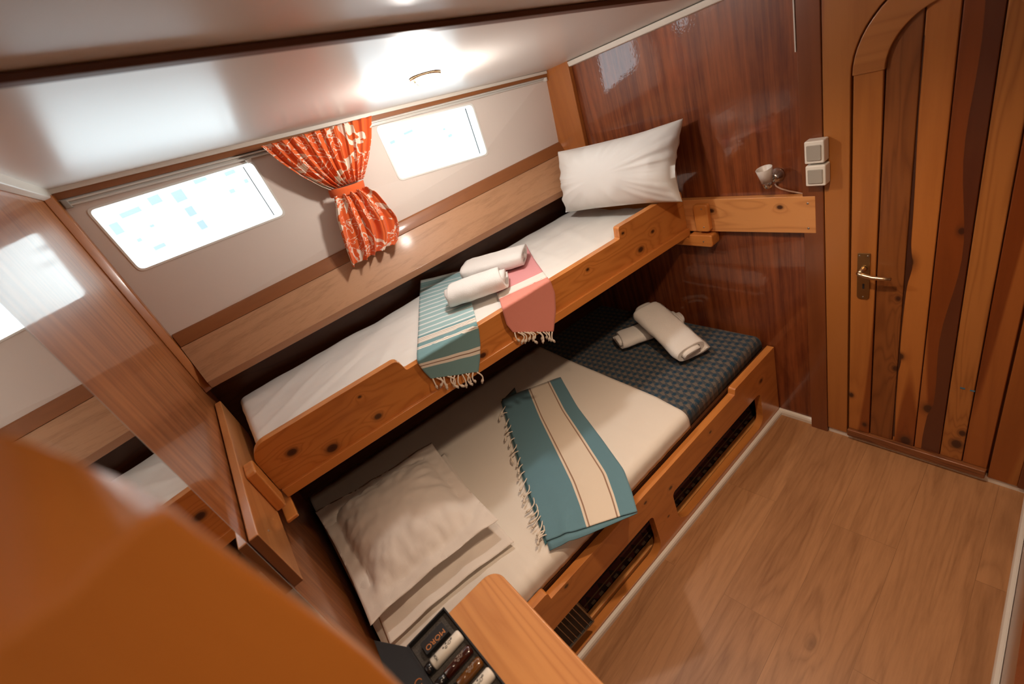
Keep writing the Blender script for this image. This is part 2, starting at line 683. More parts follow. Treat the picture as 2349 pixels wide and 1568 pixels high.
def lathe(bm, base, axis, prof, sides=24, closed=False):
    """prof: list of (distance along axis, radius)"""
    axis = Vector(axis).normalized()
    up = Vector((0, 0, 1)) if abs(axis.z) < .9 else Vector((1, 0, 0))
    u = axis.cross(up).normalized()
    w = axis.cross(u)
    base = Vector(base)
    rings = []
    for (d, r) in prof:
        rings.append([bm.verts.new(base + axis * d + (u * math.cos(2 * math.pi * k / sides) + w * math.sin(2 * math.pi * k / sides)) * max(r, 1e-4)) for k in range(sides)])
    nr = len(rings)
    for i in range(nr - 1 if not closed else nr):
        a, b = rings[i], rings[(i + 1) % nr]
        for k in range(sides):
            j = (k + 1) % sides
            bm.faces.new((a[k], a[j], b[j], b[k]))
    if not closed:
        bm.faces.new(rings[0][::-1])
        bm.faces.new(rings[-1])


def grid(bm, P, uv=None):
    """P[i][j] points -> quad grid, uv[i][j]"""
    nu, nv = len(P), len(P[0])
    V = [[bm.verts.new(P[i][j]) for j in range(nv)] for i in range(nu)]
    lay = bm.loops.layers.uv.verify() if uv else None
    for i in range(nu - 1):
        for j in range(nv - 1):
            ids = ((i, j), (i + 1, j), (i + 1, j + 1), (i, j + 1))
            f = bm.faces.new([V[a][b] for a, b in ids])
            f.smooth = True
            if uv:
                for lp, (a, b) in zip(f.loops, ids):
                    lp[lay].uv = uv[a][b]
    return V


def fbm(p, s, o=3):
    v = 0
    a = 1
    for k in range(o):
        v += a * mnoise.noise(Vector(p) * s)
        s *= 2.1
        a *= .5
    return v


# ------------------------------------------------------------------ main sizes
XB = 1.684          # door bulkhead
XP = -.265          # near partition
YF = .905           # front of the lower bunk
NTP = Vector(px((134, 462), -.24)); NBP = Vector(px((389, 768), -.24))
FTP = Vector(px((1252, 178), 1.66)); FBP = Vector(px((1282, 328), 1.66))
CN = np.array([0.14028518, 0.0321247, 1.0]); CK = 2.0474524755771313


def zc(x, y): return CK - CN[0] * x - CN[1] * y


def hull(u, v):
    a = NBP + (FBP - NBP) * u
    b = NTP + (FTP - NTP) * u
    return a + (b - a) * v


def hull_uv(p):
    d = ray(p); d = d / np.linalg.norm(d)
    x = np.array([.5, .5, 2.])

    def f(x): return np.array(hull(x[0], x[1])) - (CAM + x[2] * d)
    for _ in range(25):
        f0 = f(x)
        J = np.array([(f(x + np.eye(3)[i] * 1e-5) - f0) / 1e-5 for i in range(3)]).T
        x = x - np.linalg.solve(J, f0)
    return x[0], x[1]


HULLN = Vector((.127, .98, -.05)).normalized()      # outward

# ------------------------------------------------------------------ shell
flo = obj('floor', boxbm((-.6, -1.75, -.05), (1.80, 2.35, 0)), M['floor'], origin=(0, 0, 0))
tag(flo, kind='structure')

# hull side with two windows
W1 = [hull_uv(p) for p in ((198, 482), (578, 368), (656, 492), (322, 622))]
W2 = [hull_uv(p) for p in ((862, 292), (1083, 237), (1120, 354), (917, 414))]


def win_loop(W, grow=0.0, r=.022, n=5):
    """rounded outline of the window in hull u,v ; corners TL TR BR BL"""
    pts = [hull(u, v) for u, v in (W[3], W[2], W[1], W[0])]     # BL BR TR TL
    ex = (pts[1] - pts[0]).normalized()
    out = []
    m = len(pts)
    for i in range(m):
        p = pts[i]; a = (pts[i - 1] - p).normalized(); b = (pts[(i + 1) % m] - p).normalized()
        q = p - (a + b) * grow
        rr = r + grow * .5
        p0 = q + a * rr; p1 = q + b * rr
        for k in range(n + 1):
            t = k / n
            out.append(p0 * (1 - t) ** 2 + q * 2 * t * (1 - t) + p1 * t * t)
    return out


bm = bmesh.new()
ext = [hull(-.02, -.03), hull(1.02, -.03), hull(1.02, 1.13), hull(-.02, 1.13)]
prism(bm, ext, HULLN * .035, holes=[win_loop(W1), win_loop(W2)])
o = obj('wall_hull', bm, M['hullpanel'])
tag(o, kind='structure')

for n, W in ((1, W1), (2, W2)):
    bm = bmesh.new()
    a = [p - HULLN * .003 for p in win_loop(W, .003)]
    b = [p - HULLN * .003 for p in win_loop(W, -.004)]
    prism(bm, a, HULLN * .03, holes=[b])
    wf = obj('window_%d' % n, bm, M['white_pl'], smooth=False)
    tag(wf, kind='structure')
    bm = bmesh.new()
    prism(bm, [p + HULLN * .016 for p in win_loop(W, -.005)], HULLN * .004)
    obj('pane', bm, M['glass'], wf)
    bm = bmesh.new()
    tl, tr, br, bl = [hull(u, v) for u, v in W]
    for f0, f1, h0, h1 in ((.925, .931, .05, .96),):
        q = [bl.lerp(br, f0), bl.lerp(br, f1), tl.lerp(tr, f1), tl.lerp(tr, f0)]
        q = [q[0].lerp(q[3], .06), q[1].lerp(q[2], .06), q[1].lerp(q[2], .95), q[0].lerp(q[3], .95)]
        prism(bm, [p + HULLN * .012 for p in q], HULLN * .006)
    obj('pane_seal', bm, M['rubber'], wf)

# lining below and behind the bunks
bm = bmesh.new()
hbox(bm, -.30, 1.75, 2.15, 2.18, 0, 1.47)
hbox(bm, -.30, 1.75, 2.088, 2.19, 1.392, 1.424)  # hidden cap added to block daylight leaking in behind the hull panel
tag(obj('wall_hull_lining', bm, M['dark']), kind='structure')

# bulkhead with door and the partition at the near end
bm = boxbm((XB, .752, 0), (XB + .03, 2.25, 1.82))
tag(obj('wall_bulkhead', bm, M['mahog']), kind='structure')
bm = boxbm((XB, -1.75, 0), (XB + .03, .752, 1.92))
tag(obj('wall_bulkhead_door_side', bm, M['pine_frame']), kind='structure')
bm = boxbm((XP - .03, -.35, 0), (XP, 2.40, 2.06))
tag(obj('wall_partition', bm, M['mahog_left']), kind='structure')

# ceiling panels following the sheer
def ceil_poly(y0, y1, dz=0.0, th=.03, x0=-.33, x1=1.76):
    bm = bmesh.new()
    a = [(x, y, zc(x, y) + dz) for x, y in ((x0, y0), (x1, y0), (x1, y1), (x0, y1))]
    hex8(bm, a, [(p[0], p[1], p[2] + th) for p in a])
    return bm


tag(obj('ceiling', ceil_poly(.96, 2.45), M['ceiling']), kind='structure')
tag(obj('ceiling_inboard', ceil_poly(-1.75, .96, .004), M['ceiling']), kind='structure')
tag(obj('trim_1', ceil_poly(.928, .955, -.009, .012), plain('dark_ceiling_batten', (.13, .042, .016), .5), bevel=.002), kind='structure')
tag(obj('trim_2', ceil_poly(.955, .985, -.005, .008), M['ceiling'], bevel=.002), kind='structure')

# white moulding where the ceiling meets the partition and the bulkhead
bm = bmesh.new()
for (y0, y1) in ((.985, 2.22),):
    a = [(XP, y0, zc(XP, y0)), (XP + .026, y0, zc(XP, y0)), (XP + .022, y0, zc(XP, y0) - .03), (XP, y0, zc(XP, y0) - .034)]
    b = [(XP, y1, zc(XP, y1)), (XP + .026, y1, zc(XP, y1)), (XP + .022, y1, zc(XP, y1) - .03), (XP, y1, zc(XP, y1) - .034)]
    hex8(bm, a, b)
tag(obj('trim_3', bm, M['trim_white'], bevel=.003), kind='structure')
bm = bmesh.new()
for (y0, y1) in ((.75, 1.86),):
    a = [(XB, y0, zc(XB, y0)), (XB - .024, y0, zc(XB, y0)), (XB - .020, y0, zc(XB, y0) - .020), (XB, y0, zc(XB, y0) - .024)]
    b = [(XB, y1, zc(XB, y1)), (XB - .024, y1, zc(XB, y1)), (XB - .020, y1, zc(XB, y1) - .020), (XB, y1, zc(XB, y1) - .024)]
    hex8(bm, a, b)
tag(obj('trim_4', bm, M['trim_white'], bevel=.003), kind='structure')

# brown batten and white lip over the curtain track
bm = bmesh.new()
nt, ft = hull(0, 1), hull(1, 1)
def along(u0, u1, v0, v1, d0, d1, bm=None):
    bm = bm or bmesh.new()
    a = [hull(u0, v0) - HULLN * d1, hull(u0, v0) - HULLN * d0, hull(u0, v1) - HULLN * d0, hull(u0, v1) - HULLN * d1]
    b = [hull(u1, v0) - HULLN * d1, hull(u1, v0) - HULLN * d0, hull(u1, v1) - HULLN * d0, hull(u1, v1) - HULLN * d1]
    hex8(bm, a, b)
    return bm


tag(obj('trim_5', along(0, 1, 1.005, 1.045, 0, .012), M['trimwood']), kind='structure')
tag(obj('trim_6', along(0, 1, 1.045, 1.085, 0, .020), M['trim_white'], bevel=.002), kind='structure')

t = empty('curtain_track', hull(.5, .97) - HULLN * .01, 'white double curtain track running above both windows', 'curtain rail')
bm = along(.012, .995, .955, .968, 0, .016)
along(.012, .995, .982, .995, 0, .016, bm)
along(.012, .995, .955, .995, 0, .006, bm)
obj('rail', bm, M['alu'], t, bevel=.0015)
bm = along(.004, .014, .945, 1.0, 0, .018)
obj('end_cap', bm, M['grey_pl'], t, bevel=.003)
bm = along(.990, .998, .945, 1.0, 0, .018)
obj('end_cap', bm, M['white_pl'], t, bevel=.003)
for pp in ((560, 352),):
    u, v = hull_uv(pp)
    bm = bmesh.new()
    c = hull(u, .955) - HULLN * .012
    hex8(bm, [c + HD * -.012, c + HD * .012, c + HD * .012 - HULLN * .008, c + HD * -.012 - HULLN * .008],
         [c + HD * -.006 + Vector((0, 0, -.014)), c + HD * .006 + Vector((0, 0, -.014)), c + HD * .006 - HULLN * .008 + Vector((0, 0, -.014)), c + HD * -.006 - HULLN * .008 + Vector((0, 0, -.014))])
    obj('glider', bm, M['white_pl'], t, bevel=.002)

# corner posts
bm = bmesh.new()
a = [px((1250, 163), 1.66), px((1302, 146), 1.66), px((1340, 320), 1.66), px((1283, 332), 1.66)]
lo = [Vector((1.655, hull(1, -.2).y + .0, 1.10)), Vector((1.655, hull(1, -.2).y - .14, 1.10))]
a = [Vector(p) for p in a]
d1 = (a[3] - a[0]); d2 = (a[2] - a[1])
low0 = a[3] + d1 * .9; low1 = a[2] + d2 * .9
q = [low0, low1, a[1] - d2 * .05, a[0] - d1 * .05]
q[0].y += .05; q[3].y += .05
prism(bm, q, (XB - 1.66, 0, 0))
tag(obj('trim_7', bm, M['pine_post'], bevel=.003), kind='structure')
bm = bmesh.new()
a0, a1 = hull(0, 1.04), hull(0, -.45)
for s in (0,):
    q = [Vector((XP, a0.y + .03, a0.z)), Vector((-.238, a0.y + .03, a0.z)), Vector((-.238, a0.y - .045, a0.z)), Vector((XP, a0.y - .06, a0.z))]
    q2 = [Vector((XP, a1.y + .03, a1.z)), Vector((-.238, a1.y + .03, a1.z)), Vector((-.238, a1.y - .045, a1.z)), Vector((XP, a1.y - .06, a1.z))]
    hex8(bm, q, q2)
tag(obj('trim_8', bm, M['pine_post'], bevel=.004), kind='structure')

# mahogany door post; its thin white strip is mostly a highlight put in as colour
tag(obj('trim_9', boxbm((XB - .028, .686, -.0), (XB, .752, 1.80)), M['mahog_solid'], bevel=.003), kind='structure')
tag(obj('trim_highlight', boxbm((XB - .030, .7525, 1.56), (XB - .022, .756, 1.76)), M['trim_white']), kind='structure')

# baseboards
def quarter(bm, a, b, nrm, h=.026, w=.014):
    a, b, nrm = Vector(a), Vector(b), Vector(nrm)
    prof = [(0, 0), (w, 0), (w, h * .55), (w * .75, h * .85), (w * .3, h), (0, h)]
    A = [bm.verts.new(a + nrm * p + Vector((0, 0, q))) for p, q in prof]
    Bv = [bm.verts.new(b + nrm * p + Vector((0, 0, q))) for p, q in prof]
    bm.faces.new(A[::-1]); bm.faces.new(Bv)
    for i in range(len(prof)):
        j = (i + 1) % len(prof)
        bm.faces.new((A[i], A[j], Bv[j], Bv[i]))


bm = bmesh.new(); quarter(bm, (-.26, YF - .001, 0), (XB, YF - .001, 0), (0, -1, 0))
tag(obj('baseboard_bunk', bm, M['white_pl']), kind='structure')
bm = bmesh.new(); quarter(bm, (XB, .904, 0), (XB, .754, 0), (-1, 0, 0), h=.03)
quarter(bm, (XB - .004, .684, 0), (XB - .004, .078, 0), (-1, 0, 0), h=.03)
tag(obj('baseboard_bulkhead', bm, M['white_pl']), kind='structure')
RW0, RW1 = Vector((XB, .068, 0)), Vector((.70, -.032, 0))
rd = (RW1 - RW0).normalized(); rn = Vector((rd.y, -rd.x, 0)); rn = rn if rn.y > 0 else -rn
bm = bmesh.new(); quarter(bm, RW0, RW0 + rd * 2.1, rn, h=.03)
tag(obj('baseboard_right', bm, M['white_pl']), kind='structure')
bm = bmesh.new()
a = [RW0 - rn * .001, RW0 + rd * 2.1 - rn * .001, RW0 + rd * 2.1 - rn * .04, RW0 - rn * .04]
hex8(bm, a, [p + Vector((0, 0, .36)) for p in a])
tag(obj('wall_right', bm, M['mahog_solid']), kind='structure')

# far side of the cabin behind the viewpoint: opposite berth and hull
bm = bmesh.new()
lp = [(-.35, -1.72, 0), (1.76, -1.72, 0), (1.76, -1.72, 2.1), (-.35, -1.72, 2.1)]
prism(bm, lp, (0, -.03, 0))
tag(obj('wall_opposite_hull', bm, M['hullpanel']), kind='structure')
bm = boxbm((-.262, -1.71, 0), (XB - .002, -.22, .34))
tag(obj('wall_opposite_berth', bm, M['mahog_solid']), kind='structure')
bm = boxbm((-.6, -1.75, 0), (-.295, -.35, 2.1))
tag(obj('wall_near_side', bm, M['mahog_solid']), kind='structure')

# ------------------------------------------------------------------ door
YL, YR = .607, .180
yc = (YL + YR) / 2; rad = (YL - YR) / 2; zs = 1.46
door = empty('door_1', (XB - .012, yc, .035)); door['kind'] = 'structure'
XD = XB - .014


def yz(y, z, x=XD): return (x, y, z)


# leaf outline arched
planks = [(.607, .532), (.532, .4555), (.4555, .3865), (.3865, .310), (.310, .247), (.247, .180)]
cols = [((.42, .15, .032), (.25, .075, .014)), ((.23, .075, .018), (.13, .036, .008)), ((.44, .155, .033), (.30, .09, .017)),
        ((.37, .12, .026), (.24, .07, .013)), ((.40, .15, .036), (.24, .08, .018)), ((.34, .105, .022), (.20, .055, .011))]
kn = [[(-.012, .205, .22, .013), (-.012, .155, .075, .011)], [(-.008, .075, .70, .010), (-.008, .068, .40, .012)], [(-.008, .058, .84, .024), (-.008, .056, .46, .014), (-.008, .02, .05, .024)],
      [(-.008, -.035, .245, .020), (-.008, -.06, .95, .012)], [(-.008, -.125, .11, .022), (-.008, -.135, .17, .014)], []]
for k, ((y0, y1), (l, d)) in enumerate(zip(planks, cols)):
    def top(y):
        return zs + math.sqrt(max(0, rad ** 2 - (y - yc) ** 2))
    n = 8
    lp = [yz(y0 - .0012, .065), yz(y1 + .0012, .065)] + [yz(y1 + .0012 + (y0 - y1 - .0024) * i / n, top(y1 + (y0 - y1) * i / n) - .004) for i in range(n + 1)]
    bm = bmesh.new(); prism(bm, lp, (-.008 if k else -.012, 0, 0))
    patch = (.55, .40, .33) if k in (0, 2, 3, 5) else None
    w = wood('door_plank_pine_%d' % k, l, d, 'Z', sc=13, rings=(5.5 if k in (1, 4) else 1.5), ring_s=(.65 if k in (1, 4) else .42), coat=.35, coat_rough=.2,
             offset=k * 3.7, knots=[(a, b, c, r) for a, b, c, r in kn[k]], patch=patch)
    obj('plank', bm, w, door, bevel=.003)
# dark heart streak between the planks seen on the fourth board
bm = bmesh.new()
n = 26
L = []; Rr = []
for i in range(n + 1):
    z = .07 + (1.60 - .07) * i / n
    wv = .030 + .010 * math.sin(z * 5.2) + .008 * math.sin(z * 11 + 1)
    if z < .30: wv += .010
    L.append(yz(.3125 + wv, z, XD - .0082)); Rr.append(yz(.3125, z, XD - .0082))
bm2 = bmesh.new()
prism(bm2, Rr + L[::-1], (-.0006, 0, 0))
obj('heartwood_streak', bm2, wood('dark_heartwood', (.10, .026, .010), (.06, .014, .006), 'Z', rings=2), door)
bm.free()
# dark wavy edge between the second and third boards
L = []; Rr = []
for i in range(61):
    z = .09 + (1.52 - .09) * i / 60
    wv = .004 + .004 * math.sin(z * 6.1 + 2) + .009 * math.exp(-((z - .86) / .05) ** 2) + .007 * math.exp(-((z - .47) / .04) ** 2)
    L.append(yz(.4545 - max(.0015, wv), z, XD - .0082)); Rr.append(yz(.4545, z, XD - .0082))
bm = bmesh.new(); prism(bm, Rr + L[::-1], (-.0006, 0, 0))
obj('heartwood_streak', bm, plain('dark_bark_edge', (.05, .014, .006), .4, coat=.3), door)
for pp in ((1937, 888), (2208, 890), (2231, 896)):
    c_ = px(pp, XD - .009)
    bm = boxbm((c_[0] - .0006, c_[1] - .006, c_[2] - .003), (c_[0], c_[1] + .006, c_[2] + .003))
    obj('paint_fleck', bm, M['fleck'], door)
# arched top rail of the leaf
bm = bmesh.new()
ro, ri = rad, rad - .077
outer = [yz(yc + ro * math.cos(a), zs + ro * math.sin(a)) for a in [math.pi * i / 28 for i in range(29)]]
inner = [yz(yc + ri * math.cos(a), zs + ri * math.sin(a)) for a in [math.pi * i / 28 for i in range(29)]]
prism(bm, outer + inner[::-1], (-.018, 0, 0))
obj('arched_rail', bm, wood('arched_rail_pine', (.42, .16, .04), (.27, .088, .019), 'Y', sc=8, rings=4, ring_s=.5, coat=.35, coat_rough=.2), door, bevel=.003)
# threshold board
bm = boxbm((XD - .024, YR, .028), (XD, YL, .064))
obj('threshold', bm, wood('threshold_mahogany', (.24, .085, .028), (.07, .02, .008), 'Y', sc=26, rings=5, ring_s=.8, coat=.3), door, bevel=.003)
# casing around the leaf
bm = bmesh.new()
lp = [(XB, .685, .03), (XB, .10, .03), (XB, .10, 1.80), (XB, .685, 1.80)]
hole = [(XB, YL + .004, .0301)]
zz = [(XB, yc + (rad + .005) * math.cos(a), zs + (rad + .005) * math.sin(a)) for a in [math.pi - math.pi * i / 28 for i in range(29)]]
casing = [(XB, .685, .03), (XB, YL + .005, .03)] + zz[::-1] + [(XB, YR - .005, .03), (XB, .10, .03), (XB, .10, 1.80), (XB, .685, 1.80)]
prism(bm, casing, (-.026, 0, 0))
obj('casing', bm, M['pine_frame'], door, bevel=.003)
bm = boxbm((XB - .030, .070, .03), (XB, .10, 1.80))
obj('side_panel', bm, M['mahog_solid'], door, bevel=.002)

hx = XD - .012
hnd = empty('door_handle', (0, 0, 0)); hnd.parent = door
bm = bmesh.new()
lp = [(hx, y, z) for y, z in rrect(.548, .722, .585, .902, (.012, .012, .004, .004), 4)]
prism(bm, lp, (-.004, 0, 0))
obj('back_plate', bm, M['brass'], hnd, bevel=.001)
bm = bmesh.new()
lathe(bm, (hx - .004, .566, .845), (-1, 0, 0), [(0, .011), (.006, .010), (.012, .0075), (.034, .007)], 16)
pts = [(hx - .034, .574, .842), (hx - .040, .566, .843), (hx - .041, .552, .838), (hx - .041, .530, .833), (hx - .040, .505, .832), (hx - .038, .478, .832)]
tube(bm, pts, [.005, .008, .008, .0068, .0062, .0055], 10)
obj('lever', bm, M['brassbright'], hnd, smooth=True)
bm = boxbm((hx - .0046, .5625, .765), (hx - .0038, .5685, .785))
obj('keyhole', bm, M['black'], hnd)
for y, z in ((.579, .893), (.555, .893), (.566, .732)):
    bm = bmesh.new(); lathe(bm, (hx - .004, y, z), (-1, 0, 0), [(0, .003), (.001, .0025), (.0012, .0005)], 10)
    obj('screw', bm, M['screw'], hnd, smooth=True)

# ------------------------------------------------------------------ mirror on the partition
m = empty('wall_mirror', (XP + .002, .45, .60), 'tall frameless mirror on the left partition reflecting the upper bunk', 'mirror')
bm = boxbm((XP + .0003, -.15, .60), (XP + .004, 1.018, 1.985))
obj('glass', bm, M['mirror'], m)
bm = boxbm((XP + .0003, 1.018, .60), (XP + .0042, 1.0195, 1.985))
obj('polished_edge', bm, plain('mirror_edge', (.55, .62, .62), .2), m)

# ------------------------------------------------------------------ oak back board on the hull
ob = empty('hull_shelf', (.7, hy(.7, 2.05), 1.21), 'light oak laminate ledge board with brown top moulding running under the windows', 'shelf')
bm = bmesh.new()
x0, x1 = -.236, XB - .002
def prof(bm, pts, x0=x0, x1=x1):
    A = [bm.verts.new((x0, hy(x0, c), z)) for c, z in pts]
    Bv = [bm.verts.new((x1, hy(x1, c), z)) for c, z in pts]
    bm.faces.new(A[::-1]); bm.faces.new(Bv)
    for i in range(len(pts)):
        j = (i + 1) % len(pts)
        bm.faces.new((A[i], A[j], Bv[j], Bv[i]))
prof(bm, [(1.990, 1.240), (2.066, 1.385), (2.10, 1.385), (2.06, 1.240)])
obj('face_board', bm, M['oak'], ob)
bm = bmesh.new(); prof(bm, [(1.988, 1.212), (1.988, 1.241), (2.06, 1.241), (2.06, 1.212)])
obj('edge_strip', bm, wood('brown_edge_strip', (.34, .165, .085), (.24, .105, .05), 'X', rings=1), ob, bevel=.002)
bm = bmesh.new(); prof(bm, [(2.064, 1.386), (2.082, 1.432), (2.092, 1.438), (2.13, 1.438), (2.10, 1.386)])
obj('top_moulding', bm, M['trimwood'], ob, bevel=.003)

# ------------------------------------------------------------------ upper bunk
RC = 1.433
rk = [(-.118, 1.075, .017), (-.019, 1.010, .020), (.152, 1.018, .014), (.138, 1.116, .006), (1.379, 1.018, .015), (1.31, 1.125, .007), (1.46, 1.06, .009), (.571, .998, .014), (1.103, 1.07, .008)]
ub = empty('upper_bunk', (.7, hy(.7, 1.7), .945), 'upper bunk with knotty orange pine side board hung between partition and bulkhead', 'bunk bed')
O = ub.location
railmat = wood('knotty_pine_rail', LACQ_L, LACQ_D, 'X', sc=11, rings=4.5, ring_s=.55, coat=.6, coat_rough=.15,
               knots=[(x - O.x, hy(x, RC) - O.y, z - O.z, r) for x, z, r in rk])
xl, xr = -.212, 1.653
prf = [(xl, .985), (xr, .985)]
prf += arc(xr - .02, 1.137, .02, 0, math.pi / 2, 4)
prf += [(1.302, 1.157)] + arc(1.302, 1.149, .008, math.pi / 2, math.pi, 3) + [(1.290, 1.118)] + arc(1.282, 1.118, .008, 0, -math.pi / 2, 3)
prf += arc(.315, 1.118, .008, -math.pi / 2, -math.pi, 3) + [(.303, 1.138)] + arc(.280, 1.138, .021, 0, math.pi / 2, 4)
prf += arc(xl + .055, 1.103, .055, math.pi / 2, math.pi, 7)
bm = bmesh.new()
prism(bm, [(x, hy(x, RC), z) for x, z in prf], (-B * .032, .032, 0))
obj('side_board', bm, railmat, ub, bevel=.005, seg=3)
bm = bmesh.new(); hbox(bm, xl + .004, xr, RC - .012, RC + .03, .950, .985)
obj('lower_batten', bm, wood('pine_batten', LACQ_L, LACQ_D, 'X', sc=11, rings=1.5, ring_s=.3, coat=.6, coat_rough=.15), ub, bevel=.003)
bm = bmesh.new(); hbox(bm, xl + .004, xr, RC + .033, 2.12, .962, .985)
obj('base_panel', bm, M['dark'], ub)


def mattress_bm(x0, x1, c0, c1, z0, z1, r=.03, nx=60, ny=26, amp=.003, seed=0, taper=True, folds=()):
    bm = bmesh.new()
    # half-section from front bottom over the top to back bottom
    sec = [(0, 0)]
    for i in range(7):
        a = math.pi - math.pi / 2 * i / 6
        sec.append((r + r * math.cos(a), (z1 - z0) - r + r * math.sin(a)))
    W = c1 - c0
    for i in range(1, ny):
        sec.append((r + (W - 2 * r) * i / ny, z1 - z0))
    for i in range(7):
        a = math.pi / 2 - math.pi / 2 * i / 6
        sec.append((W - r + r * math.cos(a), (z1 - z0) - r + r * math.sin(a)))
    sec.append((W, 0))
    P = []
    xs = []
    for i in range(7):
        a = math.pi - math.pi / 2 * i / 6
        xs.append((x0 + r + r * math.cos(a), 1 - math.sin(a)))
    xs = [(x0, 1.0)] + xs[1:]
    for i in range(1, nx):
        xs.append((x0 + r + (x1 - x0 - 2 * r) * i / nx, 0))
    for i in range(7):
        a = math.pi / 2 - math.pi / 2 * i / 6
        xs.append((x1 - r + r * math.cos(a), 1 - math.sin(a)))
    for x, dr in xs:
        row = []
        for w, h in sec:
            hh = max(0, h - dr * r)
            y = (hy(x, c0 + w) if taper else c0 + w)
            p = Vector((x, y, z0 + hh))
            k = min(1, h / (z1 - z0))
            n1 = fbm((x * 1.2 + seed, y * 3, seed), 3.0, 3) * amp * k
            for (fx0, fy0, fx1, fy1, fw, fh) in folds:
                dx, dy = fx1 - fx0, fy1 - fy0; LL = dx * dx + dy * dy
                tt = ((x - fx0) * dx + (y - fy0) * dy) / LL
                dd = abs((x - fx0) * dy - (y - fy0) * dx) / LL ** .5
                if -.05 < tt < 1.05: n1 += fh * k * math.exp(-(dd / fw) ** 2) * max(0, math.sin(math.pi * min(1, max(0, tt * .9 + .05)))) ** .6
            p.z += n1
            row.append(p)
        P.append(row)
    V = grid(bm, P)
    bm.faces.new([v for v in V[0]][::-1]); bm.faces.new([v for v in V[-1]])
    bm.faces.new([V[i][0] for i in range(len(V))]); bm.faces.new([V[i][-1] for i in range(len(V))][::-1])
    return bm


bm = mattress_bm(-.205, 1.648, RC + .036, 2.10, .986, 1.093, r=.03, amp=.007, seed=3, nx=110, ny=50,
                 folds=[(-.2, 1.58, .30, 1.80, .018, .006), (-.2, 1.53, .12, 1.60, .012, .004), (-.2, 1.66, .22, 1.95, .014, .004), (-.2, 1.80, .1, 2.02, .02, .005), (1.25, 1.35, 1.42, 1.80, .02, .005),
                        (.55, 1.55, .75, 2.0, .02, .004), (1.1, 1.4, 1.2, 1.85, .016, .004), (.2, 1.5, .42, 1.75, .02, .004)])
o = obj('mattress', bm, M['sheet'], smooth=True)
tag(o, 'narrow mattress under a tight white sheet on the upper bunk', 'mattress')


# support boards with the clips that take the rail ends
def knots_rel(loc, ks): return [(a - loc[0], b - loc[1], c - loc[2], r) for a, b, c, r in ks]


sb = empty('support_board', (XB - .015, 1.25, .966), 'pale pine support board screwed to the far mahogany bulkhead beside the switches', 'board')
loc = sb.location
w = wood('pale_pine_board', (.66, .30, .10), (.42, .15, .04), 'Y', sc=11, rings=3.2, ring_s=.55, coat=.35, coat_rough=.25,
         knots=knots_rel(loc, [(1.655, 1.098, 1.061, .012), (1.655, .828, 1.071, .011)]))
bm = bmesh.new()
a = [(XB - .029, .711, .971), (XB - .029, 1.80, .964), (XB - .029, 1.80, 1.112), (XB - .029, .711, 1.108)]
prism(bm, a, (.028, 0, 0))
obj('board', bm, w, sb, bevel=.002)
clipmat = wood('clip_pine', LACQ_L, LACQ_D, 'Z', sc=12, rings=2, ring_s=.4, coat=.6, offset=2)
clipmat2 = wood('clip_ledge_pine', LACQ_L, LACQ_D, 'Y', sc=12, rings=2, ring_s=.4, coat=.6, offset=4)
bm = bmesh.new()
prism(bm, [(XB - .055, y, z) for y, z in rrect(1.10, .978, 1.165, 1.098, .012)], (.026, 0, 0))
u = obj('upright_clip', bm, clipmat, sb, bevel=.006, seg=3)
bm = bmesh.new()
prism(bm, [(XB - .058, y, z) for y, z in [(1.36, .9485), (1.36, .915)] + arc(1.109, .922, .014, -math.pi / 2, -math.pi, 4) + arc(1.105, .954, .010, math.pi, math.pi / 2, 4) + [(1.200, .964), (1.206, .9485)]], (.057, 0, 0))
l2 = obj('ledge_clip', bm, clipmat2, sb, bevel=.006, seg=3)
for (x, y, z) in ((XB - .0292, .735, 1.083), (XB - .0292, .735, .990)):
    bm = bmesh.new(); lathe(bm, (x, y, z), (-1, 0, 0), [(0, .004), (.0008, .0035), (.001, .001)], 10)
    obj('screw', bm, M['screw'], sb, smooth=True)
for z in (1.08, 1.0):
    bm = bmesh.new(); lathe(bm, (XB - .0552, 1.125, z), (-1, 0, 0), [(0, .003), (.0008, .0028), (.001, .001)], 10)
    obj('screw', bm, M['screw'], u, smooth=True)
bm = bmesh.new(); lathe(bm, (XB - .0582, 1.135, .935), (-1, 0, 0), [(0, .003), (.0008, .0028), (.001, .001)], 10)
obj('screw', bm, M['screw'], l2, smooth=True)

sb = empty('support_board', (XP + .012, 1.4, .986), 'pine support board on the near partition with its dark sawn end toward the viewer', 'board')
bm = boxbm((XP + .0045, 1.030, .986), (XP + .027, 1.98, 1.166))
obj('board', bm, wood('near_pine_board', (.60, .25, .08), (.38, .125, .03), 'Y', sc=12, rings=2.5, ring_s=.45, coat=.6, coat_rough=.12), sb, bevel=.003)
bm = boxbm((XP + .0045, 1.0285, .987), (XP + .0265, 1.030, 1.165))
obj('end_grain', bm, wood('end_grain_stain', (.20, .065, .02), (.13, .036, .011), 'Z', rings=2), sb, bevel=.0015)
bm = bmesh.new()
prism(bm, [(XP + .027, y, z) for y, z in rrect(1.345, .99, 1.425, 1.145, (.01, .01, .01, .01))], (.030, 0, 0))
obj('upright_clip', bm, clipmat, sb, bevel=.006, seg=3)
bm = bmesh.new()
prism(bm, [(XP + .0272, y, z) for y, z in rrect(1.345, .935, 1.60, .9485, (.005, .005, .005, .005))], (.036, 0, 0))
obj('ledge_clip', bm, clipmat2, sb, bevel=.004, seg=3)
bm = bmesh.new(); lathe(bm, (XP + .0272, 1.12, 1.10), (1, 0, 0), [(0, .003), (.0008, .0028), (.001, .001)], 10)
obj('screw', bm, M['screw'], sb, smooth=True)

